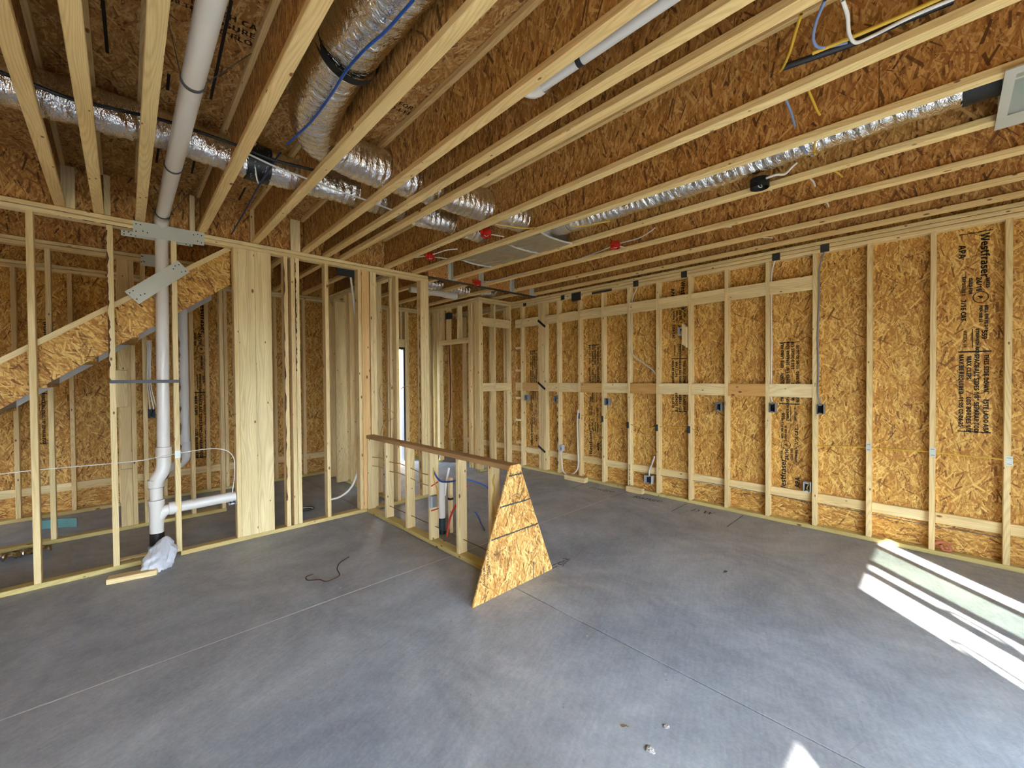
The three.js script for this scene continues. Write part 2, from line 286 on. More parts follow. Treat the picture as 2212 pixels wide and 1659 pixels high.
// rim blocks between joist ends over the plate
// ceiling: I-joists with strand-board webs and solid flanges, subfloor sheets above
const ceiling = structure('ceiling');
const FW = 0.06, JT = 3.176;
const JOISTS = [[-2.8, -2.8], [-2.4, -2.4], [-2.0, -2.0], [-1.6, -1.6], [-1.15, -1.15], [-0.7, -0.7], [-0.27, -0.265], [-0.095, -0.06], [0.128, 0.18], [0.542, 0.588], [0.96, 1.003], [1.378, 1.452], [1.62, 1.664], [1.79, 1.83], [2.312, 2.358], [2.8, 2.74], [3.325, 3.3], [3.87, 3.82], [4.42, 4.42], [4.85, 4.85]];
const DUCT_A = [-3.28, 3.005], DUCT_B = [-2.75, 2.985];
for (const [xn, xf] of JOISTS) {
  const j = new THREE.Group(); j.name = 'joist'; ceiling.add(j);
  const zN = BACK - 0.005, zF = xf > 2.92 ? ZL + 0.004 : LZ0 + 0.04, zm = (zN + zF) / 2, len = zN - zF;
  const slope = (xf - xn) / (-4.5 - -1.5), xm = xn + slope * (zm + 1.5);
  const ang = Math.atan(slope);
  const bf = FLANGE[Math.floor(rnd() * 3)];
  lumber(j, 'bottom_flange', [-FW / 2, TOP, -len / 2], [FW / 2, TOP + T, len / 2], bf, { axis: 2 });
  lumber(j, 'top_flange', [-FW / 2, JT - T, -len / 2], [FW / 2, JT, len / 2], bf, { axis: 2 });
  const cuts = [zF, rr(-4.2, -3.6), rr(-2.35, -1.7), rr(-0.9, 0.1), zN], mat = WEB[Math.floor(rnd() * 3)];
  for (let i = 0; i < 4; i++) {
    const a = -(cuts[i + 1] - 0.002 - zm), b = -(cuts[i] + 0.002 - zm);
    const s = new THREE.Shape([new THREE.Vector2(a, TOP + T - 0.004), new THREE.Vector2(b, TOP + T - 0.004), new THREE.Vector2(b, JT - T + 0.004), new THREE.Vector2(a, JT - T + 0.004)]);
    const hole = (z, y, rx) => { if (i !== 1) return; const h = new THREE.Path(); h.absellipse(-(z - zm), y, rx, 0.132, 0, Math.PI * 2, true); s.holes.push(h); };
    if (xm < 2.6) hole(DUCT_A[0], DUCT_A[1], 0.13);
    if (xm > 0.9 && xm < 2.6) hole(xm < 1.2 ? -2.66 : DUCT_B[0], DUCT_B[1], xm < 1.2 ? 0.2 : 0.14);
    const w = new THREE.ExtrudeGeometry(s, { depth: 0.01, bevelEnabled: false, curveSegments: 18 }); w.translate(0, 0, -0.005); w.rotateY(Math.PI / 2);
    const uv = w.attributes.uv, o = rr(0, 4); for (let k = 0; k < uv.count; k++) uv.setXY(k, uv.getX(k) + o, uv.getY(k) + o * 0.7);
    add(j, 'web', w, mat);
  }
  j.position.set(xm, 0, zm); j.rotation.y = ang;
}
// subfloor sheets
for (let ix = 0; ix < 4; ix++) for (let iz = 0; iz < 8; iz++) {
  const x0 = SIDE + ix * 2.1, z0 = FAR - 0.1 + iz * 1.22; if (z0 > BACK) continue;
  lumber(ceiling, 'subfloor_sheet', [x0, JT + 0.001, z0], [Math.min(x0 + 2.097, 5.07), JT + 0.02, Math.min(z0 + 1.217, BACK + 0.15)], SUBFLOOR, { c: 0.001, axis: 0 });
}
add(ceiling, 'roof_deck', boxAt(SIDE - 0.2, JT + 0.022, FAR - 0.25, 5.25, JT + 0.12, BACK + 0.3), DARKSTEEL);
// rim blocks of strand board above the left wall
{
  const far = JOISTS.map((j) => j[1]).filter((x) => x < 2.9);
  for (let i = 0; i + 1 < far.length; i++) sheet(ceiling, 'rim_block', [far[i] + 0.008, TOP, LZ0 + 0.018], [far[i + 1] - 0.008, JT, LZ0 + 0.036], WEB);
  for (const [px, w] of [[145, 0.09], [232, 0.038], [415, 0.038], [545, 0.038], [637, 0.089]]) { const p = onZ(px, 470, LZ0 + 0.06); lumber(ceiling, 'squash_block', [p.x - w / 2, TOP, LZ0 + 0.037], [p.x + w / 2, JT - 0.04, LZ0 + 0.075], PALE, { axis: 1 }); }
}
// flush beam over the hall opening, with hangers
{
  const z0 = LZ0 + 0.005, z1 = ZL;
  lumber(ceiling, 'beam', [2.92, TOP, z0], [4.95, JT, z1 - 0.002], PLYWOOD, { axis: 0 });
  add(ceiling, 'beam_shoe', boxAt(2.92, TOP - 0.006, z0, 4.97, TOP, z1), DARKSTEEL);
  for (const x of [3.3, 3.82, 4.42, 4.85]) {
    const g = mergeGeometries([boxAt(x - 0.075, TOP, z1 - 0.001, x - 0.032, TOP + 0.26, z1 + 0.001), boxAt(x + 0.032, TOP, z1 - 0.001, x + 0.075, TOP + 0.26, z1 + 0.001), boxAt(x - 0.034, TOP, z1, x - 0.031, TOP + 0.26, z1 + 0.055), boxAt(x + 0.031, TOP, z1, x + 0.034, TOP + 0.26, z1 + 0.055), boxAt(x - 0.034, TOP - 0.002, z1, x + 0.034, TOP, z1 + 0.055)]);
    add(ceiling, 'joist_hanger', g, GALV);
  }
  // joists of the hall beyond the beam
  for (const x of [2.62, 3.12, 3.62, 4.12, 4.62]) {
    const j = new THREE.Group(); j.name = 'joist'; ceiling.add(j);
    lumber(j, 'bottom_flange', [x - FW / 2, TOP, FAR + 0.01], [x + FW / 2, TOP + T, z0 - 0.002], FLANGE, { axis: 2 });
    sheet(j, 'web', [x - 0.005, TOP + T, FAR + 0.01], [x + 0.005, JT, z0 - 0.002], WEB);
  }
  for (const x of [0.95, 1.35, 1.75, 2.15]) {
    const j = new THREE.Group(); j.name = 'joist'; ceiling.add(j);
    lumber(j, 'bottom_flange', [x - FW / 2, TOP, FAR + 0.01], [x + FW / 2, TOP + T, LZ0 + 0.015], FLANGE, { axis: 2 });
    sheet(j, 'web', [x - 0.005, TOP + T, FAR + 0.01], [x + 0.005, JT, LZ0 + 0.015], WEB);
  }
}
// wall behind the stair
const wallStair = structure('wall_stairwell');
{
  const z0 = -5.75 - D, z1 = -5.75;
  plates(wallStair, 0, SIDE, 0.93, z0, D, [[0, TREATED], [TOP - 2 * T, PINE], [TOP - T, PINE]]);
  for (const x of [-2.9, -2.5, -2.1, -1.65, -1.25, -0.845, -0.439, 0.131, 0.22, 0.61, 0.884]) lumber(wallStair, 'stud', [x, YB, z0], [x + T, TOP - 2 * T, z1], PINE);
  lumber(wallStair, 'post_board', [0.041, YB, z1 - T], [0.13, 0.62, z1], PINE);
  lumber(wallStair, 'post_board', [0.041, 0.624, z1 - T], [0.13, TOP - 2 * T, z1], PINE);
  lumber(wallStair, 'post_board', [0.012, 1.25, z1 + 0.001], [0.108, 1.62, z1 + T], PINE, { axis: 1 });
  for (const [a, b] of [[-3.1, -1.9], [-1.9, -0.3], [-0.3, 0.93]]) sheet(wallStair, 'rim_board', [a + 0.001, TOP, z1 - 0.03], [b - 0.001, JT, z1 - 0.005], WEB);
}
// far outside wall, with the entry doorway
const wallFar = structure('wall_far');
const DX0 = 3.62, DX1 = 3.89, DH = 2.09;
{
  const z0 = FAR - D, z1 = FAR;
  plates(wallFar, 0, SIDE, DX0 - 0.08, z0, D, [[0, TREATED]]);
  plates(wallFar, 0, DX1 + 0.08, 5.05, z0, D, [[0, TREATED]]);
  plates(wallFar, 0, SIDE, 5.05, z0, D, [[TOP - 2 * T, PINE], [TOP - T, PINE]]);
  for (const x of [-2.8, -2.4, -2.0, -1.59, -1.18, -0.775, -0.36, 0.04, 0.45, 0.905, 1.115, 1.73, 2.132, 2.54, 2.95, 3.25]) lumber(wallFar, 'stud', [x, YB, z0], [x + T, TOP - 2 * T, z1], PINE);
  for (const x of [DX0 - 0.078, DX0 - 0.039, DX1 + 0.001, DX1 + 0.04, 4.5, 4.9]) lumber(wallFar, 'stud', [x, YB, z0], [x + T, TOP - 2 * T, z1], PINE);
  for (const x of [3.7, 3.8]) lumber(wallFar, 'cripple_stud', [x, DH + 0.15, z0], [x + T, TOP - 2 * T, z1], PINE);
  lumber(wallFar, 'header', [DX0 - 0.038, DH, z0], [DX1, DH + 0.15, z1], PINE);
  let x = SIDE; for (const s of [-2.8, -2.4, -2.0, -1.59, -1.18, -0.775, -0.36, 0.04, 0.45, 0.905, 1.115, 1.73, 2.132, 2.54, 2.95, 3.25, DX0 - 0.078]) { lumber(wallFar, 'blocking', [x, 0.262, z0 + 0.001], [s, 0.352, z0 + T], PINE, { axis: 0 }); x = s + T; }
  const panel = (a, b, y0, y1) => sheet(wallFar, 'sheathing_panel', [a, y0, z0 - 0.012], [b, y1, z0], OSB);
  for (const [a, b] of [[SIDE, -2.0], [-2.0, -0.78], [-0.78, 0.44], [0.44, 1.66], [1.66, 2.88], [2.88, DX0]]) { panel(a + 0.001, b - 0.001, 0.305, 3.2); sheet(wallFar, 'sheathing_panel', [a + 0.001, -0.02, z0 - 0.012], [b - 0.001, 0.302, z0], OSB_TURNED); }
  panel(DX1, 5.07, -0.02, 3.2); panel(DX0 + 0.001, DX1 - 0.001, DH + 0.02, 3.2);
  for (const [a, b, y0] of [[SIDE - 0.03, DX0, -0.2], [DX1, 5.08, -0.2], [DX0, DX1, DH + 0.02]]) add(wallFar, 'seam_light_stop', boxAt(a, y0, z0 - 0.017, b, 3.3, z0 - 0.013), plain('#8a8d8f', 0.8));  // added outside the sheathing so no daylight shows between sheets
  // dark door frame in the opening
  const d = structure('door_1');
  for (const [a, b] of [[DX0, DX0 + 0.035], [DX1 - 0.035, DX1]]) lumber(d, 'jamb', [a, 0, z0 - 0.02], [b, DH - 0.001, z1], [plain('#2b2c33', 0.5)]);
  lumber(d, 'head_jamb', [DX0 + 0.036, DH - 0.036, z0 - 0.02], [DX1 - 0.036, DH - 0.001, z1], [plain('#2b2c33', 0.5)]);
}
// partition behind the left wall, running away from it
const wallPartition = structure('wall_partition');
{
  const x0 = 2.45, x1 = 2.45 + D;
  plates(wallPartition, 2, FAR + 0.002, LZ0 - 0.002, x0, D, [[0, TREATED], [TOP - 2 * T, PINE], [TOP - T, PINE]]);
  for (const z of [-6.86, -6.5, -6.12, -5.94, -5.53, -5.13, -4.74]) lumber(wallPartition, 'stud', [x0, YB, z], [x1, TOP - 2 * T, z + T], PINE);
  lumber(wallPartition, 'post_board', [x0 - 0.16, YB, -6.05], [x0 - 0.002, TOP - 0.2, -6.01], PINE, { axis: 1 });
  lumber(wallPartition, 'post_board', [x0 - 0.12, YB, -6.45], [x0 - 0.002, TOP - 0.2, -6.41], PINE, { axis: 1 });
}
// short return wall at the end of the right wall, and the pantry front running back from it
const wallReturn = structure('wall_return');
{
  const z1 = -5.19, z0 = z1 - D;
  plates(wallReturn, 0, 4.246, 4.965, z0, D, [[0, TREATED], [TOP - 2 * T, PINE], [TOP - T, PINE]]);
  for (const x of [4.248, 4.288, 4.568, 4.926]) lumber(wallReturn, 'stud', [x, YB, z0], [x + T, TOP - 2 * T, z1], PINE);
  for (const [a, b] of [[4.327, 4.567], [4.607, 4.925]]) { lumber(wallReturn, 'blocking', [a, 1.297, z1 - 0.039], [b, 1.432, z1 - 0.001], PALE, { axis: 0 }); lumber(wallReturn, 'blocking', [a, 2.362, z1 - 0.039], [b, 2.5, z1 - 0.001], PALE, { axis: 0 }); }
  // little ladder of backing between the corner stud and the next one
  for (const y of [2.0, 1.62, 1.15, 0.78, 0.4]) lumber(wallRight, 'blocking', [XR + 0.001, y, -5.1], [XR + 0.088, y + T, -4.976], PINE, { axis: 2 });
}
const wallPantry = structure('wall_pantry');
{
  const x0 = 4.246, x1 = x0 + D, zE = -5.19 - D;
  plates(wallPantry, 2, FAR + 0.002, zE - 0.002, x0, D, [[TOP - 2 * T, PINE], [TOP - T, PINE]]);
  plates(wallPantry, 2, FAR + 0.002, -6.36, x0, D, [[0, TREATED]]);
  for (const z of [-5.32, -5.43, -5.475, -6.36, -6.40, -6.53, -6.75]) lumber(wallPantry, 'stud', [x0, YB, z], [x1, TOP - 2 * T, z + T], PINE);
  lumber(wallPantry, 'header', [x0, 2.11, -6.32], [x1, 2.148, -5.476], PINE); lumber(wallPantry, 'header', [x0, 2.149, -6.32], [x1, 2.187, -5.476], PINE);
  for (const z of [-6.3, -6.1, -5.78]) lumber(wallPantry, 'cripple_stud', [x0, 2.188, z], [x1, TOP - 2 * T, z + T], PINE);
}
// wall behind the camera: door openings that let the sun in
const wallRear = structure('wall_rear');
const HEAD = (BACK + 0.46) * Math.SQRT2 * Math.tan(ELEV);
const sx = (s) => s - BACK;                      // foot of a sun ray that lands at x + z = s
{
  const wallM = OSB, piece = (a, b, y0, y1) => sheet(wallRear, 'sheathing_panel', [a, y0, BACK + 0.02], [b, y1, BACK + 0.05], wallM);
  const L0 = -1.65, L1 = sx(1.58), R0 = sx(3.27), R1 = sx(4.64);
  piece(SIDE, L0, -0.02, 3.2); piece(L0, L1, HEAD, 3.2); piece(L1, R0, -0.02, 3.2); piece(R0, R1, HEAD, 3.2); piece(R1, 5.1, -0.02, 3.2);
  plates(wallRear, 0, SIDE, 4.96, BACK + 0.05, D, [[TOP - 2 * T, PINE], [TOP - T, PINE]]);
  for (const x of [L0 - 0.05, L1 + 0.01, (L1 + R0) / 2 - 0.4, (L1 + R0) / 2, (L1 + R0) / 2 + 0.4, R0 - 0.05, R1 + 0.01, R1 + 0.5, R1 + 0.9]) lumber(wallRear, 'stud', [x, YB, BACK + 0.051], [x + T, TOP - 2 * T, BACK + 0.05 + D], PINE);
  const w = structure('window_1'), fr = plain('#e8e8e4', 0.4), zf = BACK;
  for (const [s, wd] of [[3.77, 0.075], [3.99, 0.075], [4.44, 0.06]]) add(w, 'stile', boxAt(sx(s) - wd / 2, 0.0, zf - 0.02, sx(s) + wd / 2, HEAD, zf + 0.02), fr);
  const pane = new THREE.MeshPhysicalMaterial({ color: new THREE.Color().setRGB(0.56, 0.61, 0.56), roughness: 0, transmission: 1, thickness: 0 });
  add(w, 'pane', boxAt(sx(4.015), 0.01, zf - 0.003, sx(4.42), HEAD - 0.01, zf + 0.003), pane);
  const w2 = structure('window_2');
  for (const x of [-1.1]) add(w2, 'stile', boxAt(x - 0.03, 0, zf - 0.02, x + 0.03, HEAD, zf + 0.02), fr);
}
// side wall, with a window lighting the room behind the stair
const wallSide = structure('wall_side');
{
  const piece = (z0, z1, y0, y1) => sheet(wallSide, 'sheathing_panel', [SIDE - 0.03, y0, z0], [SIDE, y1, z1], OSB);
  piece(FAR - 0.1, -6.5, -0.02, 3.2); piece(-6.5, -6.2, -0.02, 0.05); piece(-6.5, -6.2, 1.1, 3.2); piece(-6.2, BACK + 0.05, -0.02, 3.2);
}
// ---------------------------------------------------------------- island half wall with its brace panel
{
  const g = thing('island_half_wall', 'low stud wall with flat top board and tapered strand board end brace', 'half wall');
  const zP = -2.152, x0 = 2.072, x1 = x0 + D;
  lumber(g, 'bottom_plate', [x0, 0, ZL + 0.001], [x1, T, zP - 0.013], TREATED);
  lumber(g, 'top_plate', [x0 - 0.002, 0.838, ZL + 0.001], [x1 + 0.004, 0.876, zP - 0.013], GREYWOOD);
  for (const z of [-4.565, -4.14, -3.705, -3.285, -2.86, -2.44, -2.21]) lumber(g, 'stud', [x0, T, z], [x1, 0.838, z + T], PALE);
  const s = new THREE.Shape([[1.687, 0.001], [2.489, 0.001], [2.129, 0.888], [2.036, 0.888]].map((p) => new THREE.Vector2(...p)));
  const e = new THREE.ExtrudeGeometry(s, { depth: 0.0115, bevelEnabled: true, bevelSize: 0.0006, bevelThickness: 0.0006, bevelSegments: 1 });
  const panel = add(g, 'end_panel', e.translate(0, 0, zP - 0.0118), OSB_PALE);
  panel.userData.label = 'tapered strand board brace with marker lines';
  // marker lines and factory print on the panel face
  const t = canvasTexture(820, 900, (c) => {
    c.clearRect(0, 0, 820, 900); c.strokeStyle = '#39443f'; c.lineCap = 'round';
    const X = (x) => (x - 1.68) * 1000, Y = (y) => (0.9 - y) * 1000;
    for (const [xa, xb, y] of [[2.024, 2.154, 0.816], [1.938, 2.238, 0.611], [1.857, 2.32, 0.404]]) for (let k = 0; k < 3; k++) { c.lineWidth = rr(5, 9); c.beginPath(); c.moveTo(X(xa), Y(y) + rr(-3, 3)); for (let x = xa; x < xb; x += 0.012) c.lineTo(X(x), Y(y) + rr(-4, 4)); c.lineTo(X(xb), Y(y)); c.stroke(); }
    c.lineWidth = 6; for (const [x, h] of [[2.27, 0.13], [2.385, 0.05]]) { c.beginPath(); c.moveTo(X(x), Y(0.0)); c.lineTo(X(x) - 3, Y(h)); c.stroke(); }
    c.lineWidth = 4; c.beginPath(); c.moveTo(X(2.05), Y(0.665)); c.lineTo(X(2.085), Y(0.675)); c.quadraticCurveTo(X(2.12), Y(0.68), X(2.118), Y(0.655)); c.stroke(); c.beginPath(); c.arc(X(2.09), Y(0.64), 4, 0, 7); c.fill();
    c.fillStyle = '#3a3226'; c.save(); c.translate(X(1.795), Y(0.12)); c.rotate(-Math.PI / 2 ); c.font = 'bold 24px sans-serif'; c.fillText('LONG LENGTH ACROSS', 0, 0); c.fillText('STRENGTH AXIS THIS', 30, 34); c.restore();
    c.save(); c.translate(X(1.925), Y(0.36)); c.rotate(Math.PI / 2); c.font = '21px sans-serif'; c.fillText('7/16 PERFORMANCE', 0, 0); c.fillText('EXPOSURE 1', 20, 26); c.fillText('THIS SIDE', 20, 52); c.restore();
    c.save(); c.translate(X(1.9), Y(0.5)); c.rotate(Math.PI / 2); c.font = '19px sans-serif'; c.fillText('← 24/16 →', 0, 0); c.restore();
  });
  const m = add(g, 'panel_marks', new THREE.PlaneGeometry(0.82, 0.9), new THREE.MeshStandardMaterial({ map: t, transparent: true, roughness: 0.8 }));
  m.position.set(1.68 + 0.41, 0.45, zP + 0.0012);
  // print is kept inside the panel's outline
  { const q = new THREE.ShapeGeometry(s), p = q.attributes.position, uv = q.attributes.uv; for (let k = 0; k < p.count; k++) uv.setXY(k, (p.getX(k) - 1.68) / 0.82, p.getY(k) / 0.9); m.geometry = q; m.position.set(0, 0, zP + 0.0012); }
  settle(g);
}
// ---------------------------------------------------------------- staircase
{
  const g = thing('staircase', 'enclosed wooden stair with strand board stringers behind the open studs', 'staircase');
  const k = 0.784, yT = (x) => 1.635 + k * (x + 0.582), yB = (x) => yT(x) - 0.315;
  const string = (z0, mat, name) => {
    const s = new THREE.Shape([[-2.2, yT(-2.2)], [-2.2, Math.max(0.01, yB(-2.2))], [0.812, yB(0.812)], [0.812, yT(0.812)]].map((p) => new THREE.Vector2(...p)));
    const e = new THREE.ExtrudeGeometry(s, { depth: 0.03, bevelEnabled: false }), uv = e.attributes.uv;
    for (let i = 0; i < uv.count; i++) { const u = uv.getX(i), v = uv.getY(i); uv.setXY(i, u * 0.62 - v * 0.79, u * 0.79 + v * 0.62); }
    return add(g, name, e.translate(0, 0, z0), mat);
  };
  string(-4.705, OSB_TURNED, 'stringer');
  string(-5.735, plain('#d9d9d4', 0.6), 'wall_stringer');
  const ang = Math.atan(k), L = 3.014 / Math.cos(ang);
  const rail = lumber(g, 'stringer_cap', [-L / 2, -0.02, -0.044], [L / 2, 0.02, 0.044], PALE);
  rail.rotation.z = ang; rail.position.set(-0.694, yT(-0.694) + 0.026, -4.72);
  const tip = onZ(213, 772, -5.7).x, dx = 0.262;
  for (let i = -7; i <= 2; i++) {
    const xr = tip + i * dx, y = yB(xr) - 0.03; if (xr > 0.8) continue;
    lumber(g, 'tread', [xr - 0.285, y, -5.704], [xr, y + 0.025, -4.706], OSB, { axis: 2 });
    lumber(g, 'riser', [xr - 0.014, y + 0.026, -5.704], [xr, Math.min(y + k * dx, TOP - 0.05), -4.706], [plain('#a9a29a', 0.7)], { axis: 2 });
  }
  settle(g);
}
// ---------------------------------------------------------------- white drain stack
{
  const g = thing('drain_stack', 'white plastic drain pipe standing in the stair wall with a side branch', 'pipe');
  const z = -4.622, r = 0.0445, c = 0.055, seam = plain('#6f6a62', 0.6); const rimAt = (x, y, q = 0.0555) => add(g, 'seam', new THREE.TorusGeometry(q, 0.0016, 6, 36).rotateX(Math.PI / 2).translate(x, y, z), seam);
  rimAt(0.303, 0.95); rimAt(0.302, 0.865); rimAt(0.25, 0.678); rimAt(0.25, 0.612); rimAt(0.25, 0.508); rimAt(0.25, 0.462, 0.051);
  const up = V(0.315, 2.9, z);
  add(g, 'ceiling_run', straight([0.315, 2.872, -4.50], [0.272, 2.905, -1.2], r), PVC);
  add(g, 'elbow', tube([[0.315, 2.872, -4.46], [0.316, 2.872, -4.53], [0.317, 2.85, -4.59], [0.318, 2.8, z], [0.318, 2.74, z]], 0.05, 18, 20), PVC);
  add(g, 'riser_pipe', straight([0.318, 2.76, z], [0.303, 0.93, z], r), PVC);
  add(g, 'coupling', straight([0.303, 0.95, z], [0.302, 0.86, z], c), PVC);
  add(g, 'elbow', tube([[0.302, 0.87, z], [0.302, 0.80, z + 0.005], [0.287, 0.735, z + 0.01], [0.258, 0.68, z + 0.01], [0.25, 0.62, z]], 0.051, 20, 22), PVC);
  add(g, 'coupling', straight([0.25, 0.68, z], [0.25, 0.61, z], c), PVC);
  add(g, 'riser_pipe', straight([0.25, 0.62, z], [0.25, 0.4, z], r), PVC);
  add(g, 'tee', mergeGeometries([straight([0.25, 0.51, z], [0.25, 0.46, z], c), straight([0.25, 0.47, z], [0.25, 0.22, z], 0.049), tube([[0.25, 0.28, z], [0.262, 0.35, z], [0.3, 0.4, z], [0.36, 0.412, z]], 0.045, 14, 18)].map((q) => q.toNonIndexed())), PVC);
  add(g, 'coupling', straight([0.33, 0.412, z], [0.385, 0.413, z], c), PVC);
  add(g, 'branch_pipe', straight([0.38, 0.413, z], [0.815, 0.425, z], r), PVC);
  add(g, 'rubber_collar', straight([0.25, 0.23, z], [0.25, 0.12, z], 0.05), BLACK);
  add(g, 'floor_hub', straight([0.25, 0.13, z], [0.25, 0.0, z], 0.062), BOXGREY);
  for (const [py, w] of [[820, 0]]) { const a = onZ(237, 824, ZL + 0.004), b = onZ(388, 816, ZL + 0.004); add(g, 'pipe_strap', new THREE.BoxGeometry(b.x - a.x, 0.026, 0.002).translate((a.x + b.x) / 2, a.y - 0.003, ZL + 0.003), STRAP); }
  for (const [px, py] of [[419, 182], [357, 355], [350, 458]]) { const q = onY(px, py, 2.88), f = (q.z + 4.5) / 3.3; add(g, 'hanger_band', new THREE.TorusGeometry(r + 0.002, 0.0035, 6, 30).scale(1, 1, 3.4).translate(0.315 - 0.043 * f, 2.872 + 0.033 * f, q.z), STRAP);
    add(g, 'hanger_strap', straight([0.315 - 0.043 * f - 0.045, 2.88 + 0.033 * f, q.z], [0.2, 3.13, q.z], 0.002, 5), STRAP); add(g, 'hanger_strap', straight([0.315 - 0.043 * f + 0.045, 2.88 + 0.033 * f, q.z], [0.52, 3.13, q.z + 0.02], 0.002, 5), STRAP); }
  settle(g);
  const v = thing('vent_pipe', 'thinner white vent pipe with elbow behind the drain stack', 'pipe');
  const p = onZ(396, 800, -5.1);
  add(v, 'riser_pipe', straight([p.x, 2.3, -5.1], [p.x, 0.86, -5.1], 0.04), PVCGREY);
  add(v, 'coupling', straight([p.x, 0.92, -5.1], [p.x, 0.83, -5.1], 0.046), PVCGREY);
  add(v, 'elbow', tube([[p.x, 0.84, -5.1], [p.x, 0.77, -5.09], [p.x - 0.05, 0.72, -5.05], [p.x - 0.16, 0.70, -4.95], [0.3, 0.69, -4.7]], 0.042, 18, 16), PVCGREY);
  settle(v);
}
// galvanized guard plates over the pipe notches
function plate(label, corners, z, name = 'guard_plate', thick = 0.0025, tilt = 0) {
  const g = thing(name, label, 'metal plate');
  const s = new THREE.Shape(corners.map(([px, py]) => { const p = onZ(px, py, z); return new THREE.Vector2(p.x, p.y); }));
  add(g, 'plate', new THREE.ExtrudeGeometry(s, { depth: thick, bevelEnabled: false }).translate(0, 0, z), GALV);
  const c = corners.map(([px, py]) => onZ(px, py, z + thick)), holes = [];
  for (const [u, v] of [[0.04, 0.2], [0.1, 0.2], [0.04, 0.7], [0.13, 0.62], [0.19, 0.68], [0.9, 0.2], [0.96, 0.25], [0.84, 0.3], [0.9, 0.72], [0.96, 0.8]]) {
    const a = c[0].clone().lerp(c[1], u), b = c[3].clone().lerp(c[2], u), q = a.lerp(b, v); holes.push(new THREE.CircleGeometry(0.005, 8).translate(q.x, q.y, z + thick + 0.0008));
  }
  add(g, 'nail_holes', mergeGeometries(holes), BLACK).userData.kind = 'stuff';
  return settle(g);
}
plate('long galvanized plate nailed across the top plates over the drain pipe', [[287, 476], [441, 503], [441, 531], [287, 508]], ZL + 0.001);
plate('galvanized plate on the rear of the top plates behind the drain pipe', [[261, 496], [416, 521], [416, 533], [261, 508]], LZ0 - 0.005);
plate('slanted galvanized plate strapped over the stair stringer and drain pipe', [[269, 630], [384, 563], [410, 588], [300, 657]], ZL + 0.004);
plate('galvanized plate on the stairwell wall top plates behind the pipe', [[304, 548], [345, 553], [345, 578], [304, 573]], -5.745);

// ---------------------------------------------------------------- foil ducts
function duct(g, name, pts, r, seg) {
  const curve = new THREE.CatmullRomCurve3(pts.map((p) => V(...p)), false, 'centripetal'), len = curve.getLength(), n = seg ?? Math.round(len / 0.009), rad = 44;
  const geo = new THREE.TubeGeometry(curve, n, r, rad), p = geo.attributes.position, uv = geo.attributes.uv, nn = geo.attributes.normal, a0 = rr(0, 50);
  for (let i = 0; i <= n; i++) for (let j = 0; j <= rad; j++) {
    const k = i * (rad + 1) + j, s = (i / n) * len, t = (j / rad) * Math.PI * 2, ct = Math.cos(t), st = Math.sin(t);
    const rib = Math.sin((s / 0.052 + j / rad) * Math.PI * 2) * 0.0022, cr = (1 - Math.abs(noise3(ct * 1.5, st * 1.5 + a0, s * 24))) * 0.0062 + (1 - Math.abs(noise3(ct * 4 + 9, st * 4, s * 46 + a0))) * 0.003, big = noise3(ct, st, s * 4 + a0) * 0.007;
    const d = rib + cr + big - 0.008;
    p.setXYZ(k, p.getX(k) + nn.getX(k) * d, p.getY(k) + nn.getY(k) * d, p.getZ(k) + nn.getZ(k) * d);
    uv.setXY(k, s, (j / rad) * Math.PI * 2 * r);
  }
  geo.computeVertexNormals();
  return add(g, name, geo, FOIL);
}
const ringX = (x, y, z, r, w, mat, g, name) => add(g, name, new THREE.CylinderGeometry(r, r, w, 40, 1, true).rotateZ(Math.PI / 2).translate(x, y, z), mat);
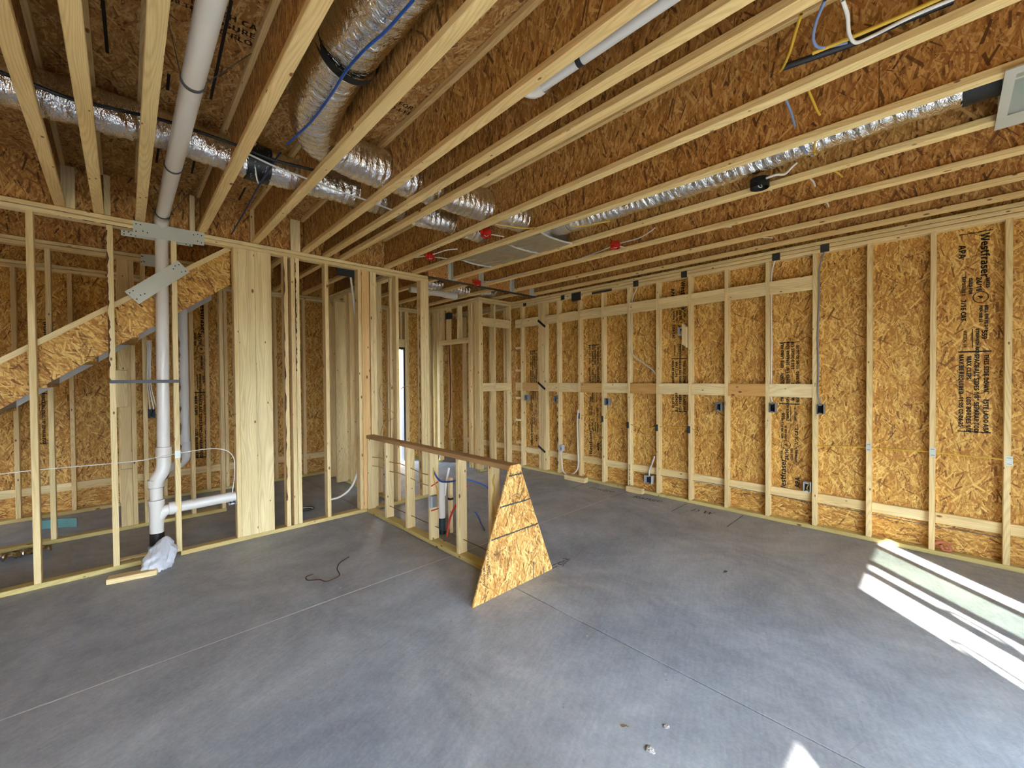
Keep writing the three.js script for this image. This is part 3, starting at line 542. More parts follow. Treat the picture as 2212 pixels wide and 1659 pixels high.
{
  const g = thing('foil_duct', 'slim silver foil duct passing through the joist webs near the stair wall', 'duct');
  duct(g, 'sleeve', [[-3.1, 2.99, -3.26], [-1.5, 2.995, -3.26], [-0.5, 3.0, -3.25], [0.0, 3.015, -3.27], [0.3, 3.035, -3.3], [0.6, 3.0, -3.29], [1.2, 3.0, -3.28], [1.9, 3.0, -3.28], [2.74, 3.0, -3.28]], 0.112);
  const wrap = canvasTexture(256, 256, (c) => { c.fillStyle = '#0f1013'; c.fillRect(0, 0, 256, 256); c.strokeStyle = '#9aa0a6'; c.lineWidth = 4; for (let i = 0; i < 22; i++) { const x = rr(0, 256), y = rr(0, 256); c.beginPath(); c.moveTo(x, y); c.quadraticCurveTo(x + rr(5, 18), y - 14, x + rr(8, 24), y + rr(0, 12)); c.stroke(); } });
  const wm = new THREE.MeshStandardMaterial({ map: withRepeat(wrap, 3, 1), roughness: 0.4, side: THREE.DoubleSide });
  ringX(0.735, 2.998, -3.285, 0.121, 0.14, wm, g, 'printed_tape');
  add(g, 'tie_band', new THREE.TorusGeometry(0.122, 0.005, 6, 40).rotateY(Math.PI / 2 - 0.35).translate(0.74, 2.998, -3.285), WHITE);
  settle(g);
  const b = thing('foil_duct', 'fat silver foil duct bending in the joist bay, hung by a black strap', 'duct');
  duct(b, 'sleeve', [[0.785, 3.0, 1.2], [0.785, 3.0, 0], [0.785, 3.0, -1.2], [0.785, 2.995, -2.1], [0.83, 2.99, -2.42], [0.96, 2.985, -2.65], [1.18, 2.985, -2.74], [1.5, 2.985, -2.75], [2.2, 2.985, -2.75], [2.74, 2.985, -2.72]], 0.131);
  add(b, 'hanger_strap', new THREE.CylinderGeometry(0.14, 0.14, 0.045, 40, 1, true, Math.PI * 0.5, Math.PI).rotateX(Math.PI / 2).rotateZ(Math.PI * 1.0).translate(0.785, 2.995, -1.86), new THREE.MeshStandardMaterial({ color: '#0d0d0d', roughness: 0.7, side: THREE.DoubleSide }));
  settle(b);
  const c = thing('foil_duct', 'silver foil duct lying in a joist bay out to the floor register', 'duct');
  duct(c, 'sleeve', [[3.06, 2.965, -2.55], [3.08, 2.96, -2.3], [3.14, 2.98, -1.8], [3.15, 2.98, -1.2], [3.1, 2.975, -0.6], [3.07, 2.965, -0.2], [3.07, 2.96, 0.06]], 0.105);
  settle(c);
  // plenum box wrapped in plastic
  const p = thing('air_plenum', 'sheet metal air box under taut clear plastic between the joists', 'air box');
  add(p, 'box', boxAt(2.81, 2.85, -3.76, 3.26, 3.13, -2.6), plain('#8f8f8b', 0.35, 0.8));
  const sh = new THREE.PlaneGeometry(0.5, 1.22, 24, 50).rotateX(-Math.PI / 2), sp = sh.attributes.position;
  for (let i = 0; i < sp.count; i++) sp.setY(i, noise2(sp.getX(i) * 9, sp.getZ(i) * 3) * 0.006 + Math.sin(sp.getZ(i) * 22) * 0.002);
  sh.computeVertexNormals();
  add(p, 'plastic_wrap', sh.translate(3.05, 2.834, -3.18), PLASTIC);
  for (const z of [-3.77, -3.02, -2.58]) add(p, 'wrap_tape', tube([[2.77, 2.84, z + 0.03], [2.95, 2.832, z], [3.15, 2.828, z + 0.01], [3.33, 2.84, z + 0.02]], 0.009, 20, 6), PVCGREY);
  duct(p, 'collar', [[3.06, 2.965, -2.62], [3.06, 2.965, -2.4]], 0.112, 12);
  settle(p);
  const f = thing('register_boot', 'metal floor register box with black collar at the duct end', 'register box');
  add(f, 'collar', new THREE.CylinderGeometry(0.11, 0.11, 0.13, 30).rotateX(Math.PI / 2).translate(3.07, 2.96, 0.11), BLACK);
  add(f, 'box', mergeGeometries([boxAt(2.875, 2.81, 0.17, 3.27, 3.1, 0.19), boxAt(2.875, 2.81, 0.47, 3.27, 3.1, 0.49), boxAt(2.875, 2.81, 0.19, 2.89, 3.1, 0.47), boxAt(3.25, 2.81, 0.19, 3.27, 3.1, 0.47), boxAt(2.875, 3.08, 0.19, 3.27, 3.1, 0.47)]), GALV);
  add(f, 'flange', mergeGeometries([boxAt(2.77, 2.806, 0.165, 3.4, 2.812, 0.2), boxAt(2.77, 2.806, 0.46, 3.4, 2.812, 0.5), boxAt(2.77, 2.806, 0.2, 2.83, 2.812, 0.46), boxAt(3.25, 2.806, 0.2, 3.4, 2.812, 0.46)]), GALV);
  settle(f);
}
// ---------------------------------------------------------------- pipes in the joists and the hall
{
  const a = onY(1163, 192, 2.85), b = onY(1442, 0, 2.85), d = b.clone().sub(a);
  const g = thing('drain_pipe', 'small white drain pipe with dark ring clipped beside a ceiling joist', 'pipe');
  const e = b.clone().addScaledVector(d, 1.5);
  add(g, 'pipe', straight(a, e, 0.024), PVCGREY);
  add(g, 'elbow', tube([a.clone().addScaledVector(d, 0.05), a.clone().addScaledVector(d, -0.03), a.clone().add(V(-0.03, 0.02, -0.06)), a.clone().add(V(-0.03, 0.12, -0.07))], 0.031, 12, 16), PVC);
  const m = onY(1248, 133, 2.85); add(g, 'ring', straight(m, m.clone().addScaledVector(d, 0.04), 0.026), DARKSTEEL);
  settle(g);
  const h = thing('waste_pipe', 'short white waste pipe with coupling under the hall joists', 'pipe');
  const p = onY(885, 625, 2.775), q = onY(985, 640, 2.775);
  add(h, 'pipe', straight(p, q, 0.04), PVC);
  const dq = q.clone().sub(p).normalize();
  add(h, 'coupling', straight(q.clone().addScaledVector(dq, -0.22), q.clone().addScaledVector(dq, -0.0), 0.048), PVC);
  settle(h);
  const k = thing('foil_duct', 'crumpled silver foil duct above the hall beyond the beam', 'duct');
  const u = onY(985, 622, 2.93); duct(k, 'sleeve', [[u.x - 0.5, 2.96, u.z - 0.05], [u.x - 0.1, 2.93, u.z], [u.x + 0.25, 2.93, u.z + 0.02], [u.x + 0.9, 2.95, u.z + 0.06]], 0.1);
  settle(k);
}
// ---------------------------------------------------------------- cables and tubes
function cable(name, label, category, pts, r, mat, group) {
  const g = thing(name, label, category, group); add(g, 'sheath', tube(pts, r, Math.max(24, pts.length * 9), 7), mat); return settle(g);
}
const P = (list, f, v) => list.map(([x, y, w]) => f(x, y, w ?? v));
cable('cable', 'thin white cable strung through the stair wall studs to an outlet box', 'cable', P([[-20, 1026, -4.61], [73, 1016, -4.62], [150, 1009, -4.6], [245, 1001, -4.615], [310, 994, -4.58], [352, 985, -4.566], [388, 979, -4.59], [430, 972, -4.59], [465, 969, -4.585], [492, 975, -4.585], [505, 990, -4.6], [506, 1030, -4.61], [502, 1064, -4.61]], onZ, -4.6), 0.004, WHITE);
cable('water_tube', 'white flexible water tube curving down behind the stair wall studs', 'tube', P([[757, 595], [765, 660], [773, 750], [778, 860], [779, 960], [772, 1020], [757, 1055], [735, 1073], [715, 1079]], onZ, -4.70), 0.0115, WHITE);
cable('air_tube', 'bright blue thin tube draped over the fat duct', 'tube', [onY(893, 0, 2.84), onY(830, 70, 2.84), onY(790, 105, 2.83), onY(750, 150, 2.84), onY(715, 205, 2.845), onY(670, 265, 2.85), onY(620, 312, 2.84)], 0.006, BLUE);
cable('air_tube', 'dark blue tube hanging from the joists down to the stair wall plate', 'tube', [onY(606, 330, 2.86), onY(560, 400, 2.87), onY(530, 455, 2.86), onY(500, 506, 2.83)], 0.006, plain('#23305a', 0.5));
cable('cable', 'pale cable lying along the slim foil duct', 'cable', [onY(535, 332, 2.86), onY(600, 362, 2.85), onY(660, 385, 2.845), onY(720, 408, 2.85), onY(790, 432, 2.85), onY(850, 455, 2.85)], 0.006, PVCGREY);
cable('cable', 'dark cable running along the slim foil duct', 'cable', [onY(-10, 152, 2.87), onY(60, 178, 2.86), onY(150, 212, 2.86), onY(250, 236, 2.9), onY(360, 262, 2.945), onY(500, 310, 2.9), onY(590, 345, 2.86), onY(680, 368, 2.87)], 0.009, BLACK);
cable('cable', 'yellow cable drooping between two ceiling joists', 'cable', [onY(1731, 30, 2.83), onY(1718, 70, 2.85), onY(1705, 115, 2.87), onY(1690, 148, 2.89), onY(1684, 155, 2.93)], 0.006, YELLOW);
cable('cable', 'pale blue cable loop hanging under the ceiling near the window', 'cable', [onY(1782, 0, 2.84), onY(1762, 50, 2.84), onY(1758, 90, 2.86), onY(1775, 103, 2.88), onY(1830, 92, 2.88)], 0.006, PALEBLUE);
cable('cable', 'white cable loop hanging from the joists near the window', 'cable', [onY(1820, 0, 2.84), onY(1830, 30, 2.84), onY(1835, 75, 2.85), onY(1850, 92, 2.86), onY(1880, 80, 2.88), onY(1960, 40, 2.88), onY(2100, -20, 2.88)], 0.007, WHITE);
cable('cable', 'black cable bundle tied along a joist web near the window', 'cable', [onY(1690, 146, 2.91), onY(1760, 122, 2.9), onY(1850, 90, 2.9), onY(1950, 45, 2.9), onY(2060, 0, 2.9)], 0.014, DARKSTEEL);
cable('cable', 'yellow cable lying on the black cable bundle', 'cable', [onY(1755, 115, 2.88), onY(1850, 76, 2.88), onY(1950, 33, 2.88), onY(2040, -8, 2.88)], 0.008, YELLOW);
for (const [name, mat, pts] of [['pale blue', PALEBLUE, [[1697, 214], [1708, 240], [1715, 265], [1717, 273]]], ['yellow', YELLOW, [[1746, 195], [1757, 220], [1766, 240], [1771, 248]]], ['pale blue', PALEBLUE, [[1730, 313], [1738, 325], [1755, 337]]], ['yellow', YELLOW, [[1761, 300], [1759, 318], [1761, 334]]], ['yellow', YELLOW, [[1799, 368], [1812, 375], [1820, 382]]], ['white', WHITE, [[1749, 384], [1757, 392], [1761, 402]]], ['white', WHITE, [[1782, 432], [1788, 440], [1790, 446]]], ['white', WHITE, [[1632, 511], [1650, 513], [1669, 514]]], ['white', WHITE, [[1553, 489], [1566, 490], [1580, 490]]]])
  cable('cable', name + ' cable passing between the webs of neighbouring joists', 'cable', pts.map(([x, y], i) => onY(x, y, 2.855 + i * 0.012)), 0.006, mat, name + ' cables through the joist webs');
cable('cable', 'white cable looping along a joist from red box to red box', 'cable', [onY(1043, 608, 2.84), onY(1064, 607, 2.84), onY(1120, 592, 2.85), onY(1180, 580, 2.85), onY(1260, 556, 2.85), onY(1318, 534, 2.85)], 0.006, PVCGREY);
cable('cable', 'white cable leaving the red box towards the window', 'cable', [onY(1340, 525, 2.85), onY(1380, 514, 2.86), onY(1405, 500, 2.88), onY(1415, 492, 2.92)], 0.006, PVCGREY);
cable('cable', 'white cable from the black can light', 'cable', [onY(1655, 385, 2.83), onY(1675, 378, 2.83), onY(1697, 375, 2.85), onY(1710, 362, 2.87), onY(1721, 352, 2.9)], 0.007, WHITE);
cable('cable', 'white cables fanning out of the red box near the beam', 'cable', [onY(890, 557, 2.84), onY(918, 553, 2.845), onY(940, 548, 2.85), onY(965, 540, 2.86), onY(988, 538, 2.88)], 0.006, WHITE);
cable('cable', 'yellow and white cable pair lying over the fat duct end', 'cable', [onY(1071, 485, 2.84), onY(1100, 489, 2.84), onY(1130, 493, 2.845), onY(1160, 492, 2.85)], 0.006, YELLOW);
cable('cable', 'yellow cable crossing above the plastic wrapped air box', 'cable', [onY(1232, 489, 2.84), onY(1260, 488, 2.84), onY(1290, 482, 2.85), onY(1318, 478, 2.86)], 0.006, YELLOW);
// ---------------------------------------------------------------- ceiling boxes
function lightBox(px, py, label, mat, group, r = 0.048) {
  const c = onY(px, py, 2.835), g = thing('light_box', label, 'light box', group);
  const pts = [[r - 0.004, -0.03], [r, -0.03], [r, 0.032], [0.006, 0.032], [0.006, 0.028], [r - 0.004, 0.028], [r - 0.004, -0.03]].map((p) => new THREE.Vector2(...p));
  const sh = add(g, 'shell', new THREE.LatheGeometry(pts, 28), mat); sh.position.copy(c);
  add(g, 'mounting_ear', boxAt(-0.075, -0.006, -0.012, -r + 0.004, 0.02, 0.012), mat).position.copy(c);
  add(g, 'hanger_bar', straight(V(r, 0.0, 0.01), V(0.2, 0.01, 0.02), 0.006, 8), PVCGREY).position.copy(c);
  add(g, 'wire_tail', tube([[0.01, 0.02, 0], [0.015, -0.02, 0.01], [-0.01, -0.026, 0], [-0.02, 0.0, -0.01]], 0.003, 14, 6), WHITE).position.copy(c);
  return settle(g);
}
lightBox(1050, 504, 'round red light box below the slim duct beside the plastic wrapped air box', RED);
lightBox(930, 554, 'round red light box on the joist by the end post of the stair wall', RED);
lightBox(1329, 530, 'round red light box on a joist over the studs with the long white cable', RED);
lightBox(1032, 612, 'round red light box against the plywood face of the hall beam', RED);
lightBox(1641, 397, 'round black can light box hung from a ceiling joist', BLACK, undefined, 0.058);
// ---------------------------------------------------------------- outlet and switch boxes on the right wall
function outletBox(label, c, o = {}) {
  const w = o.w ?? 0.058, h = o.h ?? 0.096, d = 0.075, t = 0.003, mat = o.mat ?? BOXGREY, g = thing('outlet_box', label, 'electrical box', o.group);
  // open towards -x, front edge proud of the studs
  const x0 = -0.014, x1 = x0 + d;
  const sh = add(g, 'shell', mergeGeometries([boxAt(x0, -h / 2, -w / 2, x1, -h / 2 + t, w / 2), boxAt(x0, h / 2 - t, -w / 2, x1, h / 2, w / 2), boxAt(x0, -h / 2 + t, -w / 2, x1, h / 2 - t, -w / 2 + t), boxAt(x0, -h / 2 + t, w / 2 - t, x1, h / 2 - t, w / 2), boxAt(x1 - t, -h / 2 + t, -w / 2 + t, x1, h / 2 - t, w / 2 - t), boxAt(x0, h / 2 - 0.014, -0.012, x0 + 0.02, h / 2 - t, 0.012), boxAt(x0, -h / 2 + t, -0.012, x0 + 0.02, -h / 2 + 0.014, 0.012)]), mat);
  add(g, 'wire_bundle', tube([[x1 - 0.01, h / 2 - 0.01, 0.005], [x1 - 0.03, 0.02, 0.008], [x1 - 0.045, -0.02, -0.004], [x1 - 0.02, -0.035, 0.006]], 0.006, 16, 6), o.wire ?? BLACK);
  add(g, 'dark_interior', boxAt(x1 - t - 0.001, -h / 2 + t, -w / 2 + t, x1 - t, h / 2 - t, w / 2 - t), BLACK);  // black sheet paints in the shade inside the open box
  if (o.turn) for (const k of g.children) k.geometry.rotateY(o.turn);
  g.position.copy(c); return g;
}
const wx = (px, py) => onX(px, py, XR);
outletBox('grey outlet box under the middle blocking next to the corner ladder blocks', wx(1137, 859));
outletBox('grey outlet box on the stud with chewed dark edge', wx(1200, 862));
outletBox('grey outlet box with yellow cable leaving below it', wx(1311, 868));
outletBox('grey switch box half hidden beside a marked stud under the middle blocking', wx(1552, 879));
outletBox('grey switch box fed by the white cable dropping from the top plate', wx(1668, 881));
outletBox('grey switch box on the last stud that carries blocking', wx(1772, 884));
outletBox('pale low box with white conduit looping out of its bottom', wx(1211, 968), { mat: BOXLIGHT });
outletBox('grey square box with grey conduit, low on the wall over two wood scraps', wx(1400, 1036), { w: 0.1, h: 0.1, mat: BOXLIGHT });
outletBox('low grey box holding a yellow wire, beside the last stud with blocking', wx(1743, 1052), { mat: BOXLIGHT, wire: YELLOW });
outletBox('small white framed box nailed to the wide pale post boards', onZ(502, 1078, ZL - 0.03), { turn: Math.PI / 2, mat: BOXLIGHT, wire: WHITE });
outletBox('black box at the bottom of three white cables in the stairwell wall', onZ(328, 893, -5.74), { turn: Math.PI / 2, mat: plain('#17202a', 0.5) });
{ const g = outletBox('box with yellow tail on the wooden bracket high between two studs', wx(1470, 716), { mat: BOXLIGHT, wire: YELLOW }); }
for (let i = 0; i < 3; i++) cable('cable', 'white cable of the bundle dropping down the stairwell wall to the black box', 'cable', P([[318 + i * 4, 735], [319 + i * 3, 780], [318 + i * 4, 830], [322 + i * 5, 860], [324 + i * 8, 884]], onZ, -5.69), 0.005, WHITE, 'white cables to the black box');
// cables along the right wall
const cableX = (name, label, cat, pts, r, mat, x = XR + 0.03) => cable(name, label, cat, pts.map(([a, b, dx]) => onX(a, b, x + (dx ?? 0))), r, mat);
cableX('cable', 'yellow cable stapled level across the last open studs', 'cable', [[1765, 963], [1820, 964], [1872, 966], [1940, 971], [2010, 976], [2090, 985], [2175, 993], [2240, 1000]], 0.006, YELLOW, XR + 0.02);
cableX('cable', 'yellow cable sagging from stud to stud below the outlet boxes', 'cable', [[1208, 898], [1250, 897], [1302, 904], [1320, 902], [1356, 914], [1395, 926], [1422, 922], [1470, 924], [1490, 925], [1520, 937], [1560, 939]], 0.006, YELLOW, XR + 0.02);
cableX('cable', 'yellow cable dropping along the studs with the chewed edge', 'cable', [[1133, 665], [1134, 740], [1132, 800], [1134, 850]], 0.004, YELLOW, XR + 0.01);
cableX('cable', 'short yellow cable curling below the outlet box', 'cable', [[1315, 874], [1314, 885], [1310, 895], [1308, 904]], 0.0045, YELLOW, XR + 0.01);
cableX('cable', 'white cable bowing between two studs down from the top plate', 'cable', [[1377, 620], [1366, 645], [1364, 690], [1362, 748], [1370, 770], [1390, 785], [1410, 800], [1419, 812]], 0.008, PVCGREY, XR + 0.02);
cableX('cable', 'white cable running straight down to the switch box', 'cable', [[1678, 552], [1668, 585], [1666, 660], [1667, 740], [1666, 820], [1665, 855], [1669, 868]], 0.007, WHITE, XR + 0.012);
cableX('cable', 'grey cable running down the face of the last stud with blocking', 'cable', [[1781, 545], [1771, 575], [1770, 640], [1767, 720], [1768, 800], [1767, 850], [1772, 872]], 0.008, plain('#8c8f95', 0.5), XR - 0.005);
cableX('conduit', 'white conduit looping up from the pale low box against the stud', 'conduit', [[1212, 978], [1213, 1000], [1217, 1018], [1228, 1026], [1240, 1022], [1248, 1010], [1248, 960], [1247, 910], [1249, 885]], 0.011, WHITE, XR - 0.01);
cableX('conduit', 'grey conduit dropping into the square box low on the wall', 'conduit', [[1414, 985], [1408, 1003], [1403, 1015], [1402, 1028]], 0.01, PVCGREY, XR + 0.02);
cableX('cable', 'ring of yellow cable hanging on the blocking above the wooden bracket', 'cable', [[1482, 676], [1470, 669], [1455, 671], [1447, 683], [1450, 696], [1465, 700], [1480, 697]], 0.005, YELLOW, XR + 0.04);
cableX('cable', 'thin dark string line sagging behind the studs above the sill', 'cable', [[1425, 1027], [1480, 1035], [1560, 1048], [1650, 1065], [1750, 1085], [1870, 1108], [2000, 1133], [2168, 1162]], 0.003, plain('#5d6a74', 0.7), XR + 0.045);
// wooden bracket above
{ const g = thing('wood_bracket', 'stack of pale wood blocks nailed to a stud high on the wall', 'bracket'); const a = wx(1473, 700), b = wx(1485, 747); for (let i = 0; i < 3; i++) lumber(g, 'block', [XR - 0.012, b.y - (i - 1) * 0.02, a.z + i * 0.022], [XR + 0.06, a.y - i * 0.02, a.z + i * 0.022 + 0.02], PALE, { axis: 1 }); settle(g); }
// nail plates
function nailPlate(px, py, label, group, w = 0.036, h = 0.085, light = false, dz = 0) {
  const c = wx(px, py), g = thing('nail_plate', label, 'metal plate', group);
  add(g, 'plate', new THREE.BoxGeometry(0.002, h, w), light ? GALV : plain('#50565b', 0.45, 0.7));
  add(g, 'prong_slots', mergeGeometries([boxAt(-0.0016, h * 0.3, -w * 0.3, -0.0008, h * 0.34, w * 0.3), boxAt(-0.0016, -h * 0.34, -w * 0.3, -0.0008, -h * 0.3, w * 0.3)]), DARKSTEEL).userData.kind = 'stuff';
  g.position.set(XR - (c.y > 2.6 ? 0.0055 : 0.0012), c.y, c.z + dz); return g;
}
for (const [px, py] of [[1250.5, 898], [1301, 905], [1356, 918], [1418.5, 924], [1487.5, 928]]) nailPlate(px, py, 'dark nail plate on a stud face where the sagging yellow cable passes', 'dark nail plates along the sagging yellow cable', 0.036, 0.085);
for (const [px, py] of [[1876.5, 966], [2014.5, 977], [2180, 996]]) nailPlate(px, py, 'bright galvanized nail plate on a stud face over the level yellow cable', 'bright nail plates along the level yellow cable', 0.038, 0.075, true);
nailPlate(1782, 536, 'dark plate on the top plates above the grey cable', undefined, 0.07, 0.075);
nailPlate(1677, 555, 'dark plate on the top plates above the straight white cable', undefined, 0.07, 0.075);
nailPlate(1478, 593, 'dark plate on the top plates over the blocked studs near the wooden bracket', undefined, 0.07, 0.075);
nailPlate(1374, 613, 'dark plate on the top plates above the bowing white cable', undefined, 0.075, 0.075);
nailPlate(1245, 641, 'large black square plate hanging below the top plates', undefined, 0.17, 0.12);
nailPlate(1216, 643, 'small dark plate on the top plates beside the large black one', undefined, 0.07, 0.07);
nailPlate(1134, 658, 'small dark plate on the top plates near the corner ladder blocks', undefined, 0.07, 0.05);
nailPlate(1300, 630, 'long dark strap plate lapping the joint in the top plates', undefined, 0.33, 0.03);
// dark diagonal straps on the post under the beam
for (const [a, b] of [[[1162, 692], [1178, 706]], [[1162, 826], [1178, 841]], [[1163, 963], [1178, 977]]]) { const p = wx(...a), q = wx(...b), g = thing('tie_strap', 'short dark strap tying the post studs under the hall beam', 'strap', 'dark straps on the beam post'); add(g, 'strap', new THREE.BoxGeometry(0.003, 0.035, p.distanceTo(q)).rotateX(Math.atan2(p.y - q.y, q.z - p.z)), DARKSTEEL); g.position.set(XR - 0.002, (p.y + q.y) / 2, (p.z + q.z) / 2); }
{ const p = onZ(387, 981, ZL), g = thing('nail_plate', 'pale nail plate on the stair wall stud beside the drain pipe', 'metal plate'); add(g, 'plate', new THREE.BoxGeometry(0.038, 0.06, 0.002), GALV); g.position.set(0.393, p.y, ZL + 0.001); }
{ const p = onZ(747, 586, LZ0), g = thing('guard_plate', 'dark steel plate under the top plate where the white water tube comes down', 'metal plate'); add(g, 'plate', boxAt(-0.1, -0.045, -0.0015, 0.1, 0.045, 0.0015), DARKSTEEL); g.position.set(onZ(747, 587, LZ0 - 0.003).x, 2.71, LZ0 - 0.003); }
// ---------------------------------------------------------------- island services
{
  const b = onY(955, 1152, 0), top = onZ(955, 1040, b.z).y, mid = onZ(955, 1118, b.z).y, g = thing('island_drain', 'white stub pipe in a dark sleeve rising from the floor at the half wall', 'pipe');
  add(g, 'sleeve', straight([b.x, 0, b.z], [b.x, mid, b.z], 0.034), plain('#24343b', 0.5)); add(g, 'stub', straight([b.x, mid - 0.01, b.z], [b.x, top, b.z], 0.032), PVC);
  add(g, 'side_stub', tube([[b.x + 0.035, 0.36, b.z], [b.x + 0.06, 0.45, b.z - 0.02], [b.x + 0.11, 0.62, b.z - 0.03]], 0.011, 10, 10), WHITE);
  settle(g);
  const z = -3.25;
  cable('water_tube', 'dark blue water tube looping around the island drain stub', 'tube', [[2.2, 0.7, -3.35], onZ(948, 985, -3.35), onZ(938, 1000, -3.3), onZ(937, 1018, -3.25), onZ(950, 1038, -3.22), onZ(968, 1041, -3.25), onZ(990, 1037, -3.3), onZ(1010, 1036, -3.3), onZ(1045, 1048, -3.2), onZ(1070, 1068, -3.1), onZ(1085, 1085, -3.0)].map((p) => (p.isVector3 ? p : V(...p))), 0.008, BLUE);
  cable('water_tube', 'loose end of blue water tube bending up off the floor', 'tube', [onY(1047, 1146, 0.006), onY(1038, 1128, 0.03), onZ(1034, 1118, onY(1038, 1128, 0.03).z - 0.05), onZ(1027, 1105, onY(1038, 1128, 0.03).z - 0.08)], 0.008, BLUE);
  const rb = onZ(1010, 1050, -3.1); cable('water_tube', 'thick red capped tube leaning beside the half wall studs', 'tube', [onY(965, 1160, 0.006), onZ(967, 1145, -3.3), onZ(972, 1120, -3.3), onZ(985, 1090, -3.25), onZ(1000, 1065, -3.2), onZ(1010, 1050, -3.2)], 0.0095, RED);
  const sb = onZ(932, 1082, -3.245), box = thing('outlet_box', 'blue grey outlet box with yellow cable on a half wall stud', 'electrical box');
  add(box, 'shell', boxAt(-0.035, -0.05, 0, 0.035, 0.05, 0.045), BOXGREY); add(box, 'lip', boxAt(-0.042, -0.052, 0.001, -0.03, 0.052, 0.05), BOXLIGHT); box.position.set(sb.x + 0.01, sb.y, -3.2465);
  cable('cable', 'yellow cable coming out of the half wall outlet box', 'cable', [onZ(945, 1095, -3.2), onZ(944, 1080, -3.19), onZ(946, 1062, -3.2), onZ(940, 1045, -3.22), onZ(937, 1030, -3.23), onZ(936, 1010, -3.24)], 0.005, YELLOW);
  for (const [px, py] of [[937, 1046], [935, 1102]]) { const g2 = thing('red_tape', 'red paint mark sprayed across a half wall stud near the outlet box', 'paint mark', 'red marks on the half wall stud'); const p = onZ(px, py, -3.246); add(g2, 'mark', boxAt(-0.04, -0.006, 0, 0.04, 0.006, 0.001).rotateZ(px === 937 ? 0.35 : 0.05), RED); g2.position.set(2.116, p.y, -3.2465); }
  cable('cable', 'yellow cable hanging loose on the half wall stud by the brace', 'cable', [onZ(1068, 1025, -2.4), onZ(1065, 1040, -2.4), onZ(1068, 1056, -2.395), onZ(1064, 1080, -2.4), onZ(1066, 1100, -2.4), onZ(1070, 1120, -2.39)], 0.006, YELLOW);
  for (const [y, n] of [[0.63, 'upper'], [0.53, 'lower']]) cable('cable', 'tan cable threaded through the ' + n + ' holes of the half wall studs', 'cable', [[2.11, y, -4.5], [2.12, y + 0.012, -4.3], [2.115, y, -4.1], [2.12, y + 0.01, -3.9], [2.115, y, -3.68], [2.12, y - 0.02, -3.45], [2.115, y - 0.01, -3.26]].map((p) => V(...p)), 0.005, TAN);
  cable('string_line', 'dark string stretched low through the half wall studs', 'string', [[2.11, 0.16, -4.14], [2.115, 0.158, -3.7], [2.12, 0.155, -3.28], [2.12, 0.152, -2.85], [2.12, 0.15, -2.42]].map((p) => V(...p)), 0.003, plain('#4b5030', 0.8));
}
{ // stake, carton and coil beyond the half wall
  const b = onY(974, 1150, 0), t = onZ(974, 1032, b.z).y, g = thing('wood_stake', 'short pale wood stake standing by the island drain stub', 'stake');
  lumber(g, 'stake', [b.x - 0.018, 0, b.z - 0.018], [b.x + 0.018, t, b.z + 0.018], PALE); add(g, 'tape', new THREE.BoxGeometry(0.04, 0.02, 0.04).translate(b.x, t * 0.62, b.z), BLACK); settle(g);
  const c = onY(826, 1049, 0), k = thing('carton', 'white printed carton on the floor behind the end of the stair wall', 'carton');
  add(k, 'box', chamferBox(0.3, 0.22, 0.2, 0.004, 1), plain('#d9dbe0', 0.6)).position.y = 0.11; add(k, 'label', boxAt(-0.06, 0.14, 0.1, 0.08, 0.165, 0.101), plain('#3a4450', 0.6)); k.position.set(c.x, 0, c.z - 0.1);
  const q = onY(664, 1104, 0), r = thing('cable_coil', 'small coil of cable on the floor behind the paired studs', 'cable coil');
  for (let i = 0; i < 3; i++) add(r, 'turn', new THREE.TorusGeometry(0.055 + 0.012 * i, 0.005, 6, 30).rotateX(Math.PI / 2).translate(0.004 * i, 0.006 + 0.004 * i, 0), i % 2 ? WHITE : BLACK); r.position.set(q.x, 0, q.z - 0.05);
}
// loops of yellow cable at the end of the stair wall
cable('cable', 'tan cable making a tall loop between the end studs of the stair wall', 'cable', P([[822, 940], [830, 915], [848, 905], [852, 895], [835, 880], [822, 862], [820, 840], [826, 830], [840, 829], [850, 838], [854, 870], [855, 930]], onZ, -4.62), 0.004, TAN);
cable('cable', 'tan cable looping beyond the last stud of the stair wall by the end post', 'cable', P([[865, 842], [872, 836], [885, 836], [898, 846], [905, 865], [906, 900], [904, 935], [900, 955]], onZ, -4.62), 0.004, TAN);
// red riser pipe in the pantry
{ const p = onX(973, 760, 4.9); cable('water_tube', 'dark red water tube rising inside the pantry framing', 'tube', [onX(968, 690, 4.9), onX(970, 740, 4.9), onX(973, 830, 4.9), onX(970, 910, 4.9), onX(955, 930, 4.9), onX(952, 950, 4.9)], 0.012, REDPEX);
  const g = thing('valve_box', 'dark box on the framing above the pantry doorway', 'electrical box'), q = onX(970, 683, 4.26); add(g, 'box', new THREE.BoxGeometry(0.05, 0.1, 0.13), plain('#1c2328', 0.5)); add(g, 'lid_rim', new THREE.BoxGeometry(0.008, 0.112, 0.142).translate(-0.026, 0, 0), plain('#262e34', 0.5)); g.position.copy(q); }
